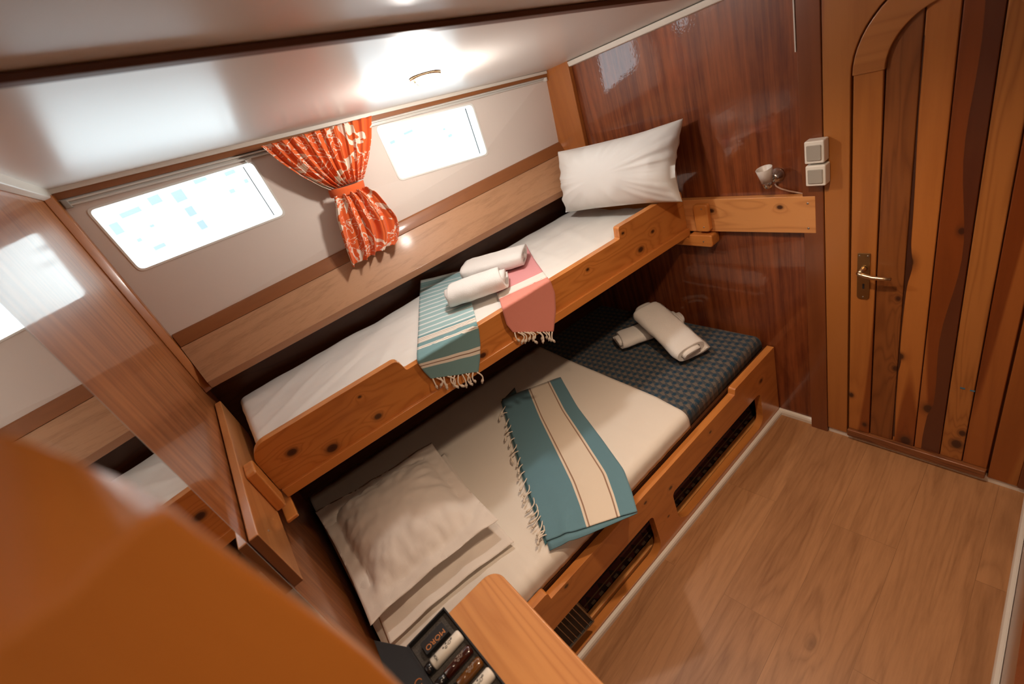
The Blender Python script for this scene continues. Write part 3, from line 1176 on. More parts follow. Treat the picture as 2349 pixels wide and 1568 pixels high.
# ------------------------------------------------------------------ lower bunk frame
lb = empty('lower_bunk', (.7, YF + .02, 0), 'lower bunk front of glossy orange pine with two long openings above the floor', 'bunk bed')
O = lb.location
lk = [(.86, .28, .010), (.72, .34, .008), (1.55, .30, .013), (.30, .36, .009), (1.15, .33, .008), (.81, .16, .006)]
frm = wood('lower_bunk_pine', (.58, .22, .052), (.36, .11, .021), 'X', sc=9, rings=3, ring_s=.4, coat=.8, coat_rough=.10,
           knots=[(x - O.x, YF - O.y, z - O.z, r) for x, z, r in lk])
xa, xb2 = XP + .006, XB - .004
top = [(xa, .375)]
prf = [(xa, .0), (xb2, .0), (xb2, .40)] + [(1.362, .402)] + arc(1.362, .390, .012, math.pi / 2, math.pi, 4) + [(1.346, .376)]
prf += [(.235, .376)] + arc(.222, .400, .012, 0, math.pi / 2, 4) + [(xa, .412)]
opA = rrect(.862, .052, 1.535, .243, (.07, .05, .03, .02), 6)
opB = rrect(.165, .034, .735, .246, (.01, .06, .02, .01), 6)
bm = bmesh.new()
prism(bm, [(x, YF, z) for x, z in prf], (0, .031, 0), holes=[[(x, YF, z) for x, z in h] for h in (opA, opB)])
obj('front_board', bm, frm, lb, bevel=.009, seg=4)
bm = boxbm((xa, YF + .037, .02), (xb2, YF + .062, .045))
obj('bottom_ledge', bm, wood('ledge_pine', (.60, .27, .08), (.42, .15, .035), 'X', coat=.5, knots=[(0, .045, .045, .01), (.5, .045, .045, .01)]), lb, bevel=.003)
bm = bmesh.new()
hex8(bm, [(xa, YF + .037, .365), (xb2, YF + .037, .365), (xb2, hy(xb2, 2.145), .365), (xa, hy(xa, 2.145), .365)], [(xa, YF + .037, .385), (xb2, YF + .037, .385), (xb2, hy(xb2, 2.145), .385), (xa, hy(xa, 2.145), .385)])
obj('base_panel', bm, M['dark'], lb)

# slanted air outlet in the left opening
av = empty('air_vent', (.265, YF + .03, .05), 'black louvred air outlet with thin metal bars set in the lower bunk opening', 'vent')
vq = [Vector(py((1258, 1437), .937)), Vector(py((1320, 1382), .937)), Vector(py((1361, 1423), .902)), Vector(py((1307, 1486), .902))]
vn = (vq[1] - vq[0]).cross(vq[3] - vq[0]).normalized()
if vn.y > 0: vn = -vn
vq = [p for p in vq]
bm = bmesh.new(); prism(bm, vq, -vn * .006)
obj('back_plate', bm, M['blackgloss'], av)
bm = bmesh.new()
def strip(bm, a, b, w, h):
    d = (b - a).normalized(); s = d.cross(vn).normalized() * w / 2
    hex8(bm, [a - s, a + s, b + s, b - s], [a - s + vn * h, a + s + vn * h, b + s + vn * h, b - s + vn * h])
for i, (a, b) in enumerate(((vq[0], vq[1]), (vq[1], vq[2]), (vq[2], vq[3]), (vq[3], vq[0]))):
    strip(bm, a, b, .006, .004)
obj('frame', bm, M['steel'], av)
for i in range(1, 6):
    bm = bmesh.new()
    a = vq[0].lerp(vq[1], i / 6 * .98 + .01); b = vq[3].lerp(vq[2], i / 6 * .98 + .01)
    strip(bm, a.lerp(b, .03), a.lerp(b, .97), .003, .003)
    obj('bar', bm, M['steel'], av)

# woven rug in the dark space under the bunk
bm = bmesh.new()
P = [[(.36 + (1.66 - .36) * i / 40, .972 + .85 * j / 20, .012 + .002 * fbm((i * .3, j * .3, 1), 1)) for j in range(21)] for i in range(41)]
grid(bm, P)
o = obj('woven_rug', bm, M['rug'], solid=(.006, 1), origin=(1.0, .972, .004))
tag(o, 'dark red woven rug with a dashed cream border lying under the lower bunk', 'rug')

# ------------------------------------------------------------------ lower bed
bm = mattress_bm(-.245, 1.668, .952, 2.03, .386, .462, r=.028, amp=.0025, seed=9, taper=False)
lm = obj('mattress', bm, M['blue'], smooth=True)
tag(lm, 'blue and tan patterned mattress on the lower bunk, bare at the door end', 'mattress')
for v in lm.data.vertices:      # mattress back follows the hull
    w = lm.matrix_world @ v.co if False else v.co + lm.location
    if w.y > 1.2:
        lim = hy(w.x, 2.135)
        k = (w.y - 1.2) / (2.03 - 1.2)
        v.co.y = 1.2 + (lim - 1.2) * k - lm.location.y


def sheet_x(y):
    ys = [.90, .95, 1.122, 1.75, 2.2]; xs = [1.072, 1.085, 1.112, 1.140, 1.17]
    return float(np.interp(y, ys, xs))


def sheet_h(x, y):
    """wrinkle height of the lower sheet"""
    d = abs(fbm((x * 2.2, y * 1.0, 4), 2.2, 3))
    fr = max(0, 1 - (y - .93) / .25)
    w = .0035 * d + fr * .012 * abs(fbm((x * 10, y * 2, 2), 1.6, 2))
    return w


bm = bmesh.new()
secy = [(.9475, .392), (.9475, .41), (.9475, .425)]
for i in range(7):
    a = math.pi - math.pi / 2 * i / 6
    secy.append((.9475 + .032 + .032 * math.cos(a), .4665 - .032 + .032 * math.sin(a)))
yy = [.99 + .06 * i for i in range(20)]
for y in yy: secy.append((y, .4665))
P = []; UV = []
n = 110
for i in range(n + 1):
    row = []
    for (y, z) in secy:
        ymax = y
        xe = sheet_x(y)
        x = -.243 + (xe + .243) * i / n
        y2 = y
        if y > 1.3:
            lim = hy(x, 2.125); y2 = 1.3 + (lim - 1.3) * (y - 1.3) / (yy[-1] - 1.3)
        h = sheet_h(x, y2)
        if z < .46:
            p = Vector((x, y2 - h * .5 - .0015, z + h * .3))
        else:
            p = Vector((x, y2, z + h))
        if i in (0,): p.z -= .0
        row.append(p)
    P.append(row)
grid(bm, P)
# turned-under hem on the open edge
o = obj('bed_sheet', bm, M['sheet_lower'], smooth=True, solid=(.003, 1), origin=(.4, 1.4, .386))
tag(o, 'cream white sheet covering the pillow end of the lower bunk', 'sheet')


# ------------------------------------------------------------------ pillows
def pillow_bm(w, h, t, flange=0.0, n=44, seed=0, wr=.006, sag=.0):
    """pillow in local x (w), y (h), z (thickness); flange = flat border"""
    bm = bmesh.new()
    U = [-1 + 2 * i / n for i in range(n + 1)]
    fw, fh = flange / (w / 2), flange / (h / 2)

    def thick(u, v):
        a = min(1, abs(u) / (1 - fw)) if fw else abs(u)
        b = min(1, abs(v) / (1 - fh)) if fh else abs(v)
        return ((1 - a ** 2.6) ** .62) * ((1 - b ** 2.6) ** .62)

    def pt(u, v, s):
        # pinch sides between the corners
        px_ = u * w / 2 * (1 - .045 * (1 - v * v) * abs(u) ** 3)
        py_ = v * h / 2 * (1 - .045 * (1 - u * u) * abs(v) ** 3)
        th = thick(u, v)
        z = s * th * t / 2
        pn = fbm((px_ * 5 + seed, py_ * 5, s + seed), 1.4, 3)
        edge = (1 - th)
        z += s * wr * pn * (.35 + edge) * (1 if th > .02 else .35)
        rad = fbm((math.atan2(v, u) * 3.5 + seed, seed, 0), 1.3, 2) * wr * 1.4 * edge * th * 3
        z += s * rad
        if th <= .02: z += .003 * math.sin(u * 9 + seed) * 1.0
        return (px_, py_, z + s * .0012)
    top = [[pt(u, v, 1) for v in U] for u in U]
    bot = [[pt(u, v, -1) for v in U] for u in U]
    A = grid(bm, top); Bv = grid(bm, bot)
    for f in list(bm.faces)[n * n:]:
        f.normal_flip()
    ring = [(i, 0) for i in range(n)] + [(n, j) for j in range(n)] + [(n - i, n) for i in range(n)] + [(0, n - j) for j in range(n)]
    for k in range(len(ring)):
        a, b = ring[k], ring[(k + 1) % len(ring)]
        bm.faces.new((A[a[0]][a[1]], A[b[0]][b[1]], Bv[b[0]][b[1]], Bv[a[0]][a[1]]))
    return bm


def xform(bm, M4):
    for v in bm.verts: v.co = M4 @ v.co


def frame(ex, ey, ez, o):
    return Matrix(((ex.x, ey.x, ez.x, o.x), (ex.y, ey.y, ez.y, o.y), (ex.z, ey.z, ez.z, o.z), (0, 0, 0, 1)))


# standing pillow at the far end of the upper bunk
pb0 = Vector((1.475, 1.775, 1.125)); pb1 = Vector((1.525, 1.160, 1.190)); pt0 = Vector((1.572, 1.775, 1.43)); pt1 = Vector((1.592, 1.125, 1.415))
cen = (pb0 + pb1 + pt0 + pt1) / 4
ex = ((pb1 - pb0) + (pt1 - pt0)).normalized(); ey = ((pt0 - pb0) + (pt1 - pb1)).normalized()
ez = ex.cross(ey).normalized(); ey = ez.cross(ex)
W_, H_ = ((pb1 - pb0).length + (pt1 - pt0).length) / 2, ((pt0 - pb0).length + (pt1 - pb1).length) / 2
bm = pillow_bm(W_ * 1.03, H_ * 1.03, .22, .0, n=64, seed=2, wr=.012)
for v in bm.verts:
    u_, v_ = v.co.x / (W_ / 2), v.co.y / (H_ / 2)
    if u_ > .6:        # open pillowcase end stands out toward the door side
        v.co.z += .02 * math.sin((v_ + 1) * 2.2) * (u_ - .6) / .4
        v.co.y *= 1 + .06 * (u_ - .6) / .4 * (1 if v_ > 0 else .5)
xform(bm, frame(ex, ey, ez, cen))
o = obj('pillow', bm, M['pillow'], smooth=True)
tag(o, 'plump white pillow standing upright at the far end of the upper bunk', 'pillow')


def bilin_pillow(corners, z0, t, flange, seed, wr, mat, label, n=52):
    """pillow lying flat; corners A B C D on its mid plane (world)"""
    A_, B_, C_, D_ = [Vector(c) for c in corners]
    bm = pillow_bm(2, 2, t, flange * 2 / ((B_ - A_).length), n=n, seed=seed, wr=wr)
    for v in bm.verts:
        u_, w_ = (v.co.x + 1) / 2, (v.co.y + 1) / 2
        p = A_ * (1 - u_) * (1 - w_) + B_ * u_ * (1 - w_) + C_ * u_ * w_ + D_ * (1 - u_) * w_
        p.z += v.co.z * (1 if v.co.z > 0 else .5)      # the underside is pressed flat
        v.co = p
    o = obj('pillow', bm, mat, smooth=True)
    tag(o, label, 'pillow', None)
    return o


zb = .475
# lower of the two
bilin_pillow([(-.218, 1.125, .499), (.262, 1.075, .492), (.335, 1.70, .497), (-.205, 1.80, .501)], 0, .030, .05, 5, .003, M['pillow_low'],
             'flatter cream pillow peeking out underneath the other pillow on the lower bunk')
bilin_pillow([(-.232, 1.175, .566), (.268, 1.135, .562), (.315, 1.72, .580), (-.225, 1.84, .586)], 0, .165, .055, 8, .010, M['pillow_low'],
             'cream Oxford pillow with flat border lying on top at the left of the lower bunk')


# ------------------------------------------------------------------ striped towels
ZRAIL = 1.124


def drape(p, zt, cc):
    """first surface met by the ray: rail front, rail top or mattress"""
    f = ph(p, cc)
    if f[2] <= ZRAIL:
        return Vector(f)
    a = pz(p, ZRAIL)
    if a[1] - B * a[0] <= RC + .045:
        return Vector(a)
    a = pz(p, zt)
    if a[1] - B * a[0] > 2.082: return Vector(ph(p, 2.082))
    return Vector((a[0], max(a[1], hy(a[0], RC + .045)), a[2]))


def over_rail(P, cc):
    for col in P:
        for p in col:
            c = p.y - B * p.x
            if c < RC + .036 and p.z < ZRAIL and c > cc:
                if ZRAIL - p.z < c - cc: p.z = ZRAIL
                else: p.y = hy(p.x, cc)


def cloth_from_rows(rows, surf, nu=26, nv=60, uvfrom=None, relax=4, lift=None):
    """rows: list of (left px, right px); returns points grid [u][v] and uv"""
    m = len(rows)
    ts = np.linspace(0, m - 1, nv + 1)
    P = [[None] * (nv + 1) for _ in range(nu + 1)]
    for j, tt in enumerate(ts):
        k = min(int(tt), m - 2); f = tt - k
        l = np.array(rows[k][0]) * (1 - f) + np.array(rows[k + 1][0]) * f
        r = np.array(rows[k][1]) * (1 - f) + np.array(rows[k + 1][1]) * f
        for i in range(nu + 1):
            q = l * (1 - i / nu) + r * i / nu
            P[i][j] = surf(q)
    for _ in range(relax):
        Q = [[p.copy() for p in row] for row in P]
        for i in range(nu + 1):
            for j in range(1, nv):
                Q[i][j] = (P[i][j - 1] + P[i][j] * 2 + P[i][j + 1]) / 4
        P = Q
    L = [0]
    for j in range(1, nv + 1):
        L.append(L[-1] + (P[nu // 2][j] - P[nu // 2][j - 1]).length)
    UV = [[(i / nu, L[j] / L[-1]) for j in range(nv + 1)] for i in range(nu + 1)]
    return P, UV


def tassels(root, pts, dirs, length, mat, seed, nrm, r=.003):
    rnd = random.Random(seed)
    for p, d in zip(pts, dirs):
        d = Vector(d).normalized()
        side = d.cross(Vector(nrm)).normalized()
        Ln = length * rnd.uniform(.75, 1.15)
        wob = rnd.uniform(-.4, .4)
        line = []
        for k in range(8):
            t = k / 7
            line.append(Vector(p) + d * Ln * t + side * Ln * wob * math.sin(t * 3.0) + Vector(nrm) * (.003 + .006 * math.sin(t * 3.1)))
        bm = bmesh.new()
        tube(bm, line, [r * .9] * 6 + [r * 1.9, r * 1.5], 7)
        end = line[-1]
        for q in range(3):
            e = end + (d + side * rnd.uniform(-.7, .7)).normalized() * .006
            tube(bm, [end, e], [r * .9, r * .5], 5)
        obj('tassel', bm, mat, root, smooth=True)


ZT = 1.104
CF = RC - .0165
# turquoise towel over the upper bunk rail
rows = [((965, 643), (1062, 620)), ((962, 700), (1073, 660)), ((960, 760), (1087, 712)), ((957, 812), (1099, 760)), ((958, 832), (1102, 790)), ((972, 852), (1101, 822)), ((988, 868), (1097, 852))]
P, UV = cloth_from_rows(rows, lambda q: drape(q, ZT, CF), nv=90, relax=3)
over_rail(P, CF)
for i, col in enumerate(P):
    for j, p in enumerate(col):
        p += Vector((0, 0, .003 * abs(fbm((p.x * 6, p.y * 6, 1), 1.5, 2))))
bm = bmesh.new(); grid(bm, P, UV)
tw = empty('striped_towel', P[13][40], 'turquoise striped cotton towel hanging over the middle of the upper bunk board', 'towel')
obj('cloth', bm, M['turq'], tw, smooth=True, solid=(.003, 1))
hem = [P[i][-1] for i in range(1, 26, 2)]
tassels(tw, hem, [Vector((random.uniform(-.18, .18), -.05, -1)) for _ in hem], .045, M['fringe'], 3, -HY)
# pink towel
rows = [((1130, 640), (1206, 560)), ((1134, 655), (1222, 590)), ((1138, 670), (1243, 620)), ((1148, 695), (1262, 645)), ((1155, 722), (1272, 672)), ((1162, 745), (1274, 712)), ((1176, 762), (1269, 760))]
P, UV = cloth_from_rows(rows, lambda q: drape(q, ZT, CF), nv=90, relax=3)
over_rail(P, CF)
for col in P:
    for p in col: p += Vector((0, -.001, .002 * abs(fbm((p.x * 6, p.y * 6, 4), 1.5, 2))))
bm = bmesh.new(); grid(bm, P, UV)
tw = empty('striped_towel', P[13][40], 'coral pink towel with a white band draped over the upper bunk board', 'towel')
obj('cloth', bm, M['pink'], tw, smooth=True, solid=(.003, 1))
hem = [P[i][-1] for i in range(1, 26, 2)]
tassels(tw, hem, [Vector((random.uniform(-.18, .18), -.05, -1)) for _ in hem], .04, M['fringe'], 5, -HY)

# teal towel on the lower bunk
ZL = .481
def lowsurf(q):
    a = Vector(pz(q, ZL))
    a.z += 0
    return a
rows = [((1153, 918), (1287, 868)), ((1172, 985), (1325, 935)), ((1192, 1055), (1378, 1005)), ((1215, 1130), (1432, 1080)), ((1240, 1195), (1450, 1130)), ((1255, 1243), (1463, 1176))]
P, UV = cloth_from_rows(rows, lowsurf, nu=44, nv=70, relax=3)
for i, col in enumerate(P):
    for j, p in enumerate(col):
        u, v = i / 44, j / 70
        p.z += .004 + .004 * (1 - abs(2 * u - 1) ** 8) + .003 * abs(fbm((p.x * 5, p.y * 3, 8), 1.8, 2))
        p.z += .006 * math.exp(-((u - .25 + .2 * (v - .85)) / .05) ** 2) * max(0, v - .7) / .3
bm = bmesh.new(); grid(bm, P, UV)
tw = empty('striped_towel', P[22][35], 'folded teal and cream towel spread across the white sheet of the lower bunk', 'towel')
obj('cloth', bm, M['teal'], tw, smooth=True, solid=(.004, 1))
# lower fold sticking out along the fringe side and the front corner
bm = bmesh.new()
u1 = [[P[0][j] + Vector((-.012, -.004, -.004)) for j in range(0, 71, 2)], [P[0][j] + Vector((.10, .02, -.005)) for j in range(0, 71, 2)]]
for a in u1:
    for p in a: p.z = max(p.z, .4765)
grid(bm, u1)
obj('under_fold', bm, fabric('teal_cotton', (.06, .19, .235)), tw, solid=(.002, 1))
bm = bmesh.new()
n = 30
fold = []
for k, off in ((0, -.034), (1, .03)):
    rowp = []
    for i in range(0, 45, 2):
        u = i / 44
        d = (P[i][-1] - P[i][-4]).normalized()
        p = P[i][-1] + d * (-off) * (1 - u) ** .7 * (1 if k == 0 else 1)
        p.z = P[i][-1].z - .006
        rowp.append(p)
    fold.append(rowp)
grid(bm, fold)
obj('lower_layer', bm, fabric('teal_cotton_layer', (.125, .245, .30)), tw, solid=(.003, 1))
hp = [P[0][j].lerp(P[1][j], .5) + Vector((.004, 0, .003)) for j in range(4, 69, 3)]
tassels(tw, hp, [Vector((-1, -.35 + random.uniform(-.3, .3), -.02)) for _ in hp], .055, M['fringe'], 9, (0, 0, 1), r=.0026)


# ------------------------------------------------------------------ rolled white towels
def roll_bm(length, a, b, turns=2.6, seed=0, th=.010, nl=26, flat=2.4, waist=.0):
    """rolled / folded towel: spiral section in local y-z, axis along x; a = half width, b = half height"""
    bm = bmesh.new()
    npt = 120
    T0 = .25
    outer, inner = [], []
    tot = turns * 2 * math.pi
    for k in range(npt + 1):
        ang = tot * k / npt
        f = T0 + (1 - T0) * k / npt
        ca, sa = math.cos(ang + 2.2), math.sin(ang + 2.2)
        e = 2 / flat
        y = math.copysign(abs(ca) ** e, ca); z = math.copysign(abs(sa) ** e, sa)
        outer.append((a * f * y, b * f * z))
        g = f - (1 - T0) / turns * .78
        g = max(g, .04)
        inner.append((a * g * y, b * g * z))
    sec = outer + inner[::-1]
    rings = []
    for i in range(nl + 1):
        t = i / nl
        x = (t - .5) * length
        ring = []
        for k, (y, z) in enumerate(sec):
            s = 1 + .05 * fbm((x * 14 + seed, y * 14, z * 14), 1.2, 2) - waist * (1 - (2 * t - 1) ** 2)
            endr = 1 - .06 * max(0, abs(2 * t - 1) - .85) / .15
            kk = k if k <= npt else 2 * npt + 1 - k
            dx = .012 * math.sin(kk / npt * 9 + seed) * (1 if t > .5 else -1) * (abs(2 * t - 1) ** 6)
            ring.append(bm.verts.new((x + dx, y * s * endr, z * s * endr)))
        rings.append(ring)
    m = len(sec)
    for i in range(nl):
        for k in range(m):
            j = (k + 1) % m
            f = bm.faces.new((rings[i][k], rings[i][j], rings[i + 1][j], rings[i + 1][k]))
            f.smooth = True
    for ring, fl in ((rings[0], True), (rings[-1], False)):
        for k in range(npt):
            q = (ring[k], ring[k + 1], ring[m - 2 - k], ring[m - 1 - k])
            bm.faces.new(q if not fl else q[::-1])
    return bm


def place_roll(name, p0, p1, a, b, z, label, seed, tilt=0.0, turns=2.6, flat=2.6, dz=0.0):
    p0, p1 = Vector(p0), Vector(p1)
    ex = (p1 - p0); L = ex.length; ex.normalize()
    ez = Vector((0, 0, 1)); ez = (ez - ex * ez.dot(ex)).normalized(); ey = ez.cross(ex)
    if tilt:
        rot = Matrix.Rotation(tilt, 3, ex); ey = rot @ ey; ez = rot @ ez
    bm = roll_bm(L, a, b, turns=turns, seed=seed, flat=flat)
    c = (p0 + p1) / 2
    xform(bm, frame(ex, ey, ez, c))
    o = obj(name, bm, M['terry'], smooth=False)
    tag(o, label, 'towel')
    return o


def mid(p, z): return Vector(pz(p, z))


# upper bunk pair
b1 = .040
place_roll('rolled_towel', mid((1074, 616), ZT + .044), mid((1200, 582), ZT + .044), .095, .036, 0, 'white folded towel lying behind, upon the pink towel of the upper bunk', 1, flat=3.2)
place_roll('rolled_towel', mid((1030, 676), ZT + .056), mid((1155, 632), ZT + .056), .085, .047, 0, 'white rolled towel lying in front, bridging the turquoise and pink towels', 5, flat=2.3)
# lower bunk pair, crossed
zt2 = .475
place_roll('rolled_towel', mid((1418, 780), zt2 + .038), mid((1558, 727), zt2 + .038), .080, .036, 0, 'white rolled towel on the blue mattress, underneath the crossed one', 11, flat=2.6)
place_roll('rolled_towel', mid((1480, 706), zt2 + .150), mid((1590, 806), zt2 + .052), .092, .042, 0, 'white rolled towel lying crosswise on top of another over the blue mattress', 17, flat=2.6)


# ------------------------------------------------------------------ curtain
ct = empty('curtain', (.6, hy(.6, 2.02), 1.35), 'orange curtain printed with white coral, gathered between the two windows', 'curtain')
top = [((597, 336), (850, 266)), ((640, 372), (850, 318)), ((690, 405), (843, 365)), ((735, 428), (835, 398)), ((758, 436), (832, 410))]
bot = [((764, 452), (838, 428)), ((768, 475), (860, 440)), ((770, 500), (885, 470)), ((778, 530), (905, 495)), ((790, 568), (912, 522)), ((800, 595), (908, 548)), ((806, 612), (900, 560))]
CC = 2.035


def curtain_part(rows, nu, nv, folds, amp0, amp1, vv0, vv1, seed, cc):
    P, UV = cloth_from_rows(rows, lambda q: Vector(ph(q, cc)), nu=nu, nv=nv, relax=2)
    for i in range(nu + 1):
        for j in range(nv + 1):
            s, tt = i / nu, j / nv
            amp = amp0 + (amp1 - amp0) * tt
            ph_ = folds * 2 * math.pi * s + .8 * math.sin(s * 7 + seed) + .5 * tt * math.sin(s * 13)
            P[i][j] = P[i][j] + HY * (-amp * (math.sin(ph_) + .35 * math.sin(ph_ * 2.3 + seed)) - amp0 * .4) + HD * (.25 * amp * math.cos(ph_))
    UV = [[(i / nu * .62, vv0 + (vv1 - vv0) * j / nv) for j in range(nv + 1)] for i in range(nu + 1)]
    bm = bmesh.new(); grid(bm, P, UV)
    return bm, P


bm, Pt = curtain_part(top, 150, 40, 11, .011, .012, 0, .30, 1, CC)
obj('gathered_top', bm, M['coral'], ct, smooth=True, solid=(.0015, 0))
bm, Pb = curtain_part(bot, 120, 44, 4.2, .012, .022, .33, .72, 2.2, CC - .028)
# scalloped lower hem
for v in bm.verts:
    pass
obj('hanging_tail', bm, M['coral'], ct, smooth=True, solid=(.0015, 0))
tb = [Vector(ph(p, CC - .034)) for p in ((757, 436), (778, 431), (800, 425), (822, 417), (838, 411))]
tb2 = [Vector(ph(p, CC - .034)) for p in ((765, 456), (785, 452), (806, 446), (828, 438), (843, 431))]
tb[0] += HY * .03; tb2[0] += HY * .03; tb[-1] += HY * .03; tb2[-1] += HY * .03
tb = [tb[0] + HY * .03] + tb + [tb[-1] + HY * .03]
tb2 = [tb2[0] + HY * .03] + tb2 + [tb2[-1] + HY * .03]
bm = bmesh.new()
grid(bm, [[a, a.lerp(b, .5) - HY * .002, b] for a, b in zip(tb, tb2)])
obj('tieback', bm, M['coral_plain'], ct, smooth=True, solid=(.004, 0), subs=1)

# ------------------------------------------------------------------ ceiling light
cl = Vector((.818, 1.425, 0)); cl.z = zc(cl.x, cl.y)
cnv = Vector(CN).normalized()
lt = empty('ceiling_light', cl - cnv * .003, 'small lit brass-ringed ceiling light above the right window', 'ceiling lamp')
bm = bmesh.new()
lathe(bm, cl - cnv * .008, cnv, [(.008, .050), (.002, .050), (0, .046), (.001, .040), (.008, .039)], 40)
obj('brass_ring', bm, M['brassbright'], lt, smooth=True)
bm = bmesh.new()
lathe(bm, cl - cnv * .0, -cnv, [(0, .036), (.006, .036), (.014, .031), (.020, .022), (.0235, .010), (.0245, .0)], 32)
obj('glass_dome', bm, M['bulb'], lt, smooth=True)
bm = bmesh.new()
ax = HD
pts = []
for i in range(17):
    a = math.pi * i / 16
    pts.append(cl + ax * (.036 * math.cos(a)) - cnv * (.007 + .022 * math.sin(a)))
tube(bm, pts, .0016, 8)
for s in (-1, 1):
    lathe(bm, cl + ax * (.037 * s) - cnv * .004, -cnv, [(0, .004), (.006, .004), (.008, .001)], 10)
obj('wire_guard', bm, M['brassbright'], lt, smooth=True)

# ------------------------------------------------------------------ reading lamp
xr_ = XB
lampc = Vector(px((1776, 403), XB - .03)); base = Vector(px((1784, 401), XB))
rl = empty('reading_lamp', (XB - .01, base.y, base.z - .03), 'small chrome wall lamp with frosted glass cup next to the switches', 'wall lamp')
bm = bmesh.new(); lathe(bm, (XB - .0005, base.y, base.z), (-1, 0, 0), [(0, .026), (.006, .026), (.012, .022), (.026, .016), (.032, .012)], 28)
obj('wall_mount', bm, M['chrome'], rl, smooth=True)
sh0 = Vector(px((1763, 429), XB - .065)); sh1 = Vector(px((1752, 386), XB - .075))
axd = (sh1 - sh0).normalized()
LS = (sh1 - sh0).length
bm = bmesh.new(); tube(bm, [(XB - .03, base.y, base.z), (XB - .045, base.y + .004, base.z - .002), tuple(sh0 + axd * LS * .3 + Vector((.012, -.008, 0)))], .006, 10)
obj('arm', bm, M['chrome'], rl, smooth=True)
bm = bmesh.new(); lathe(bm, sh0, axd, [(0, .012), (.001, .0135), (LS * .30, .0175), (LS * .30 + .001, .016)], 28)
obj('socket_cup', bm, M['chrome'], rl, smooth=True)
bm = bmesh.new(); lathe(bm, sh0, axd, [(LS * .30, .0178), (LS * .99, .0265), (LS, .026), (LS * .98, .0245), (LS * .36, .016)], 28)
obj('glass_shade', bm, M['frost'], rl, smooth=True)
bm = bmesh.new()
cp = [px(p, XB - .006) for p in ((1778, 421), (1781, 427), (1792, 433), (1810, 438), (1832, 442), (1850, 445.5))]
tube(bm, cp, .0030, 8)
obj('flex', bm, M['cord'], rl, smooth=True)

# ------------------------------------------------------------------ switches
for k, (ya, za, zb_, lab) in enumerate(((.7205, 1.214, 1.286, 'upper square white switch with grey rocker on the mahogany door post'),
                                        (.7185, 1.133, 1.205, 'lower square white switch with grey rocker just above the pine board'))):
    xs_ = XB - .028
    P0 = [px(p, xs_ - .036) for p in (((1843, 326), (1888, 322), (1892, 374), (1846, 377)) if k == 0 else ((1846, 383), (1891, 378), (1896, 424), (1849, 430)))]
    y0 = sum(p[1] for p in P0) / 4; z0 = sum(p[2] for p in P0) / 4
    hw = abs(P0[0][1] - P0[1][1] + P0[3][1] - P0[2][1]) / 4; hh = abs(P0[0][2] - P0[3][2] + P0[1][2] - P0[2][2]) / 4
    sw = empty('light_switch', (xs_ - .001, y0, z0 - hh), lab, 'switch', None)
    bm = bmesh.new(); prism(bm, [(xs_ - .0005, y, z) for y, z in rrect(y0 - hw, z0 - hh, y0 + hw, z0 + hh, .004, 3)], (-.0355, 0, 0))
    bd = obj('housing', bm, M['white_pl'], sw, bevel=.004, seg=3)
    bm = bmesh.new(); prism(bm, [(xs_ - .036, y, z) for y, z in rrect(y0 - hw * .74, z0 - hh * .70, y0 + hw * .74, z0 + hh * .66, .003, 3)], (-.004, 0, 0))
    obj('rocker', bm, M['grey_pl'], sw, bevel=.0015)

# ------------------------------------------------------------------ bedside table
tb_ = empty('side_table', (-.05, .55, 0), 'light orange pine table top with rounded corner at the bottom of the view', 'table')
TX, TY, TZ = .135, .893, .70
P2 = [(XP + .006, .10), (TX, .10)] + [(x, y) for x, y in arc(TX - .045, TY - .045, .045, 0, math.pi / 2, 8)] + [(XP + .006, TY)]
bm = bmesh.new(); prism(bm, [(x, y, TZ - .026) for x, y in P2], (0, 0, .026))
obj('table_top', bm, wood('table_pine', (.64, .29, .095), (.43, .155, .042), 'Y', sc=10, rings=4.5, ring_s=.55, coat=.4, coat_rough=.25, offset=1.2), tb_, bevel=.005, seg=3)
for (x, y) in ((TX - .07, .82), (TX - .07, .20), (XP + .06, .82), (XP + .06, .20)):
    bm = boxbm((x - .022, y - .022, 0), (x + .022, y + .022, TZ - .0262))
    obj('leg', bm, M['pine_post'], tb_, bevel=.004)

# ------------------------------------------------------------------ black gift box with toiletries
zt = TZ
c0 = Vector(pz((1018, 1391), zt + .05)); c1 = Vector(pz((935, 1485), zt + .05)); c2 = Vector(pz((1165, 1575), zt + .05))
ey = (c2 - c0).normalized(); ex = (c1 - c0) - ey * (c1 - c0).dot(ey); BW = ex.length; ex.normalize()
BL = .31
gb = empty('gift_box', c0 + ex * BW / 2 + ey * BL / 2 - Vector((0, 0, .05)), 'open black box of toiletries bedded in speckled foam on the pine table', 'box')


def bp(u, v, z): return c0 + ex * u + ey * v + Vector((0, 0, z - .05))


def obox(bm, u0, u1, v0, v1, z0, z1):
    hex8(bm, [bp(u0, v0, z0), bp(u1, v0, z0), bp(u1, v1, z0), bp(u0, v1, z0)], [bp(u0, v0, z1), bp(u1, v0, z1), bp(u1, v1, z1), bp(u0, v1, z1)])


bm = bmesh.new()
obox(bm, 0, BW, 0, BL, .0008, .004)
wt = .004
obox(bm, 0, wt, 0, BL, .004, .05); obox(bm, BW - wt, BW, 0, BL, .004, .05)
obox(bm, wt, BW - wt, 0, wt, .004, .05); obox(bm, wt, BW - wt, BL - wt, BL, .004, .05)
obj('tray', bm, M['black'], gb)
bm = bmesh.new(); obox(bm, wt + .0005, BW - wt - .0005, wt + .0005, BL - wt - .0005, .0045, .036)
obj('foam_insert', bm, M['foam'], gb)
ZI = .036


def uvp(p, z=ZI + .008):
    q = Vector(pz(p, zt + z)); d = q - c0
    return d.dot(ex), d.dot(ey)


